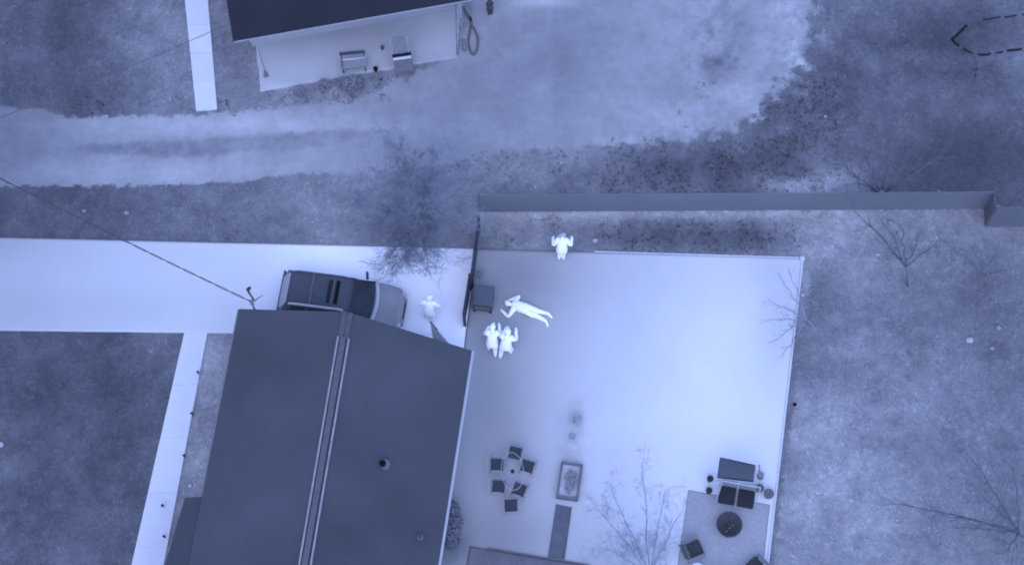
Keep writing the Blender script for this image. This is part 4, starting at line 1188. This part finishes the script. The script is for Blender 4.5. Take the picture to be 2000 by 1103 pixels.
leafy('weed_clump', [(940, 540, 0.16)], 150, 70, 'thin pale weeds growing behind the dark storage box', 'plant', h=0.5, size=0.03, seed=9)
leafy('weed_clump', [(1127, 820, 0.20), (1118, 852, 0.14)], 158, 70, 'sparse weeds on the patio above the framed planter', 'plant', h=0.12, size=0.03, seed=10)

def bare_tree(base, limbs, label, tone, twig_n=3, name='bare_tree', trunk_r=0.07, seed=1, depth=4, spread=0.5, twig_len=0.6, tr=0.008, fork=None):
    """base and limb targets as (px, py, z); twigs fan out from the limbs"""
    rr = random.Random(seed)
    b0 = P(*base); t = thing(name, b0, label, 'tree' if name == 'bare_tree' else 'shrub')
    tg = [P(*l) - b0 for l in limbs]
    cen = sum(tg, Vector()) / len(tg)
    fk = (P(*fork) - b0) if fork else cen * 0.25 + Vector((0, 0, 0.2))
    mt = mat('bark_%d' % tone, tone, noise=0.1, scale=8, tint=(0.92, 1, 1.18))
    MB().tube([Vector((0, 0, -0.1)), fk * 0.5 + Vector((0.02, 0.01, 0)), fk], [trunk_r, trunk_r * 0.85, trunk_r * 0.7], 8).build('trunk', mt, t, True)
    tw = MB()
    def twig(p, d, L, r, lev):
        n = 4; pts = [p]; rad = [r]; q = p.copy(); dd = d.copy()
        for k in range(n):
            dd = (dd + Vector((rr.gauss(0, 0.16), rr.gauss(0, 0.16), rr.gauss(0.02, 0.12)))).normalized()
            q = q + dd * (L / n); pts.append(q.copy()); rad.append(max(r * (1 - 0.75 * (k + 1) / n), 0.003))
        tw.tube(pts, rad, 3)
        if lev > 0:
            for k in range(twig_n):
                i = rr.randint(1, n)
                nd = (dd + Vector((rr.gauss(0, spread), rr.gauss(0, spread), rr.gauss(0.05, spread * 0.6)))).normalized()
                twig(pts[i], nd, L * rr.uniform(0.5, 0.8), rad[i] * 0.75, lev - 1)
    for q in tg:
        L = (q - fk).length; n = 7
        pts = []; rad = []
        for k in range(n + 1):
            s = k / n
            p = fk.lerp(q, s) + Vector((rr.gauss(0, 0.03), rr.gauss(0, 0.03), 0.12 * L * math.sin(math.pi * s) * 0.5)) * (1 if 0 < k < n else 0)
            pts.append(p); rad.append(trunk_r * 0.6 * (1 - 0.8 * s) + 0.006)
        MB().tube(pts, rad, 5).build('branch', mt, t, True)
        for k in range(1, n + 1):
            for _ in range(2):
                d = (pts[k] - pts[k - 1]).normalized()
                nd = (d + Vector((rr.gauss(0, spread), rr.gauss(0, spread), rr.gauss(0, spread * 0.5)))).normalized()
                twig(pts[k], nd, twig_len * rr.uniform(0.6, 1.2), tr, depth - 2)
    o = tw.build('twigs', mt, t); o['kind'] = 'stuff'
    return t
bare_tree((1268, 1235, 0.05), [(1172, 1000, 3.4), (1196, 960, 3.6), (1254, 905, 3.9), (1298, 960, 3.7), (1330, 1000, 3.4), (1225, 1040, 3.0), (1300, 1060, 3.0), (1180, 1070, 2.8)],
          'leafless tree reaching over the patio from the bottom edge left of the rug', 154, seed=3, twig_len=0.55, trunk_r=0.045, depth=5, twig_n=3, spread=0.6, fork=(1268, 1120, 1.6), tr=0.007)
bare_tree((832, 470, 0.0), [(720, 400, 3.0), (750, 350, 3.4), (790, 318, 3.6), (850, 330, 3.4), (900, 370, 3.2), (910, 430, 2.6), (860, 490, 2.2), (800, 500, 2.0), (760, 490, 2.2), (720, 440, 2.6), (800, 400, 4.0), (850, 395, 4.0), (780, 515, 1.9), (835, 512, 1.9), (785, 285, 3.6), (852, 298, 3.4), (770, 300, 3.5), (755, 505, 2.0), (690, 380, 2.8)],
          'dense leafless tree whose twigs overhang the driveway above the car', 128, seed=5, twig_len=0.66, trunk_r=0.024, depth=5, twig_n=4, tr=0.0085, fork=(818, 440, 1.2), spread=0.6)
bare_tree((1774, 560, 0.0), [(1668, 412, 2.6), (1700, 440, 2.4), (1724, 430, 2.8), (1758, 440, 2.6), (1800, 455, 2.5), (1838, 470, 2.2)],
          'leafless forked tree in the yard below the long fence', 104, seed=7, twig_len=0.5, trunk_r=0.045, fork=(1768, 520, 0.9), tr=0.008)
bare_tree((1742, 402, 0.0), [(1640, 322, 2.2), (1660, 345, 2.0), (1690, 310, 2.6), (1740, 270, 3.0), (1780, 300, 2.7), (1830, 310, 2.5)],
          'leafless tree just behind the long fence at its right part', 98, seed=8, twig_len=0.5, trunk_r=0.045, fork=(1722, 385, 0.8), tr=0.009)
bare_tree((1590, 640, 0.0), [(1528, 548, 1.3), (1508, 590, 1.3), (1502, 625, 1.2), (1512, 665, 1.0), (1545, 540, 1.4), (1530, 690, 0.7)],
          'bare shrub fanning its twigs over the right kerb of the patio', 146, name='bare_shrub', seed=9, twig_len=0.34, trunk_r=0.035, depth=3, fork=(1576, 625, 0.3), tr=0.007, spread=0.4)
bare_tree((2050, 1090, 0.0), [(1885, 880, 2.6), (1832, 1003, 2.2), (1754, 983, 2.0), (1900, 950, 2.8), (1980, 900, 3.0), (1870, 1030, 1.8), (1960, 1080, 1.4)],
          'leafless tree spreading in from the lower right corner', 104, seed=10, twig_len=0.7, trunk_r=0.065, depth=4, fork=(1990, 1040, 0.9), tr=0.009)
bare_tree((1925, 560, 0.0), [(1835, 465, 1.8), (1870, 500, 1.6), (1905, 470, 2.0), (1950, 480, 2.0), (1990, 520, 1.6)],
          'small leafless tree in the yard below the short stepped fence', 112, seed=12, twig_len=0.4, trunk_r=0.028, depth=4, tr=0.007)
bare_tree((1905, 150, 0.0), [(1800, 120, 1.4), (1850, 110, 1.6), (1900, 90, 1.8), (1960, 120, 1.6), (1985, 150, 1.3)],
          'small leafless tree below the curved black edging', 100, seed=14, twig_len=0.4, trunk_r=0.04, depth=4, tr=0.006)
# weeds along the dense belts
def belt(name, boxes, n, tone_mul, hgt, label, seed, size=0.05):
    def mk(a, b, X, Y):
        ok = np.zeros(a.shape, dtype=bool)
        for (x0_, y0_, x1_, y1_, pr) in boxes:
            ok |= (a > x0_) & (a < x1_) & (b > y0_) & (b < y1_) & (fbm(X, Y, seed, 1.2, 3) > pr)
        for q in SLABS: ok &= ~inpoly(a, b, q)
        return ok
    o = tufts(name, n, hgt, mk, seed, tone_mul, size)
    o['label'] = label; o['category'] = 'weeds'
    return o
belt('weeds', [(1150, 268, 1640, 376, -0.1), (1500, 150, 1660, 280, 0.0), (1170, 432, 1560, 492, -0.2), (940, 415, 1100, 485, 0.1), (760, 290, 1150, 340, 0.1), (1300, 150, 1440, 260, 0.35), (100, 190, 470, 232, 0.2), (500, 150, 760, 205, 0.0)], 9000, 0.97, 0.06,
     'ragged low weeds in the belts either side of the long fence', 71, 0.04)
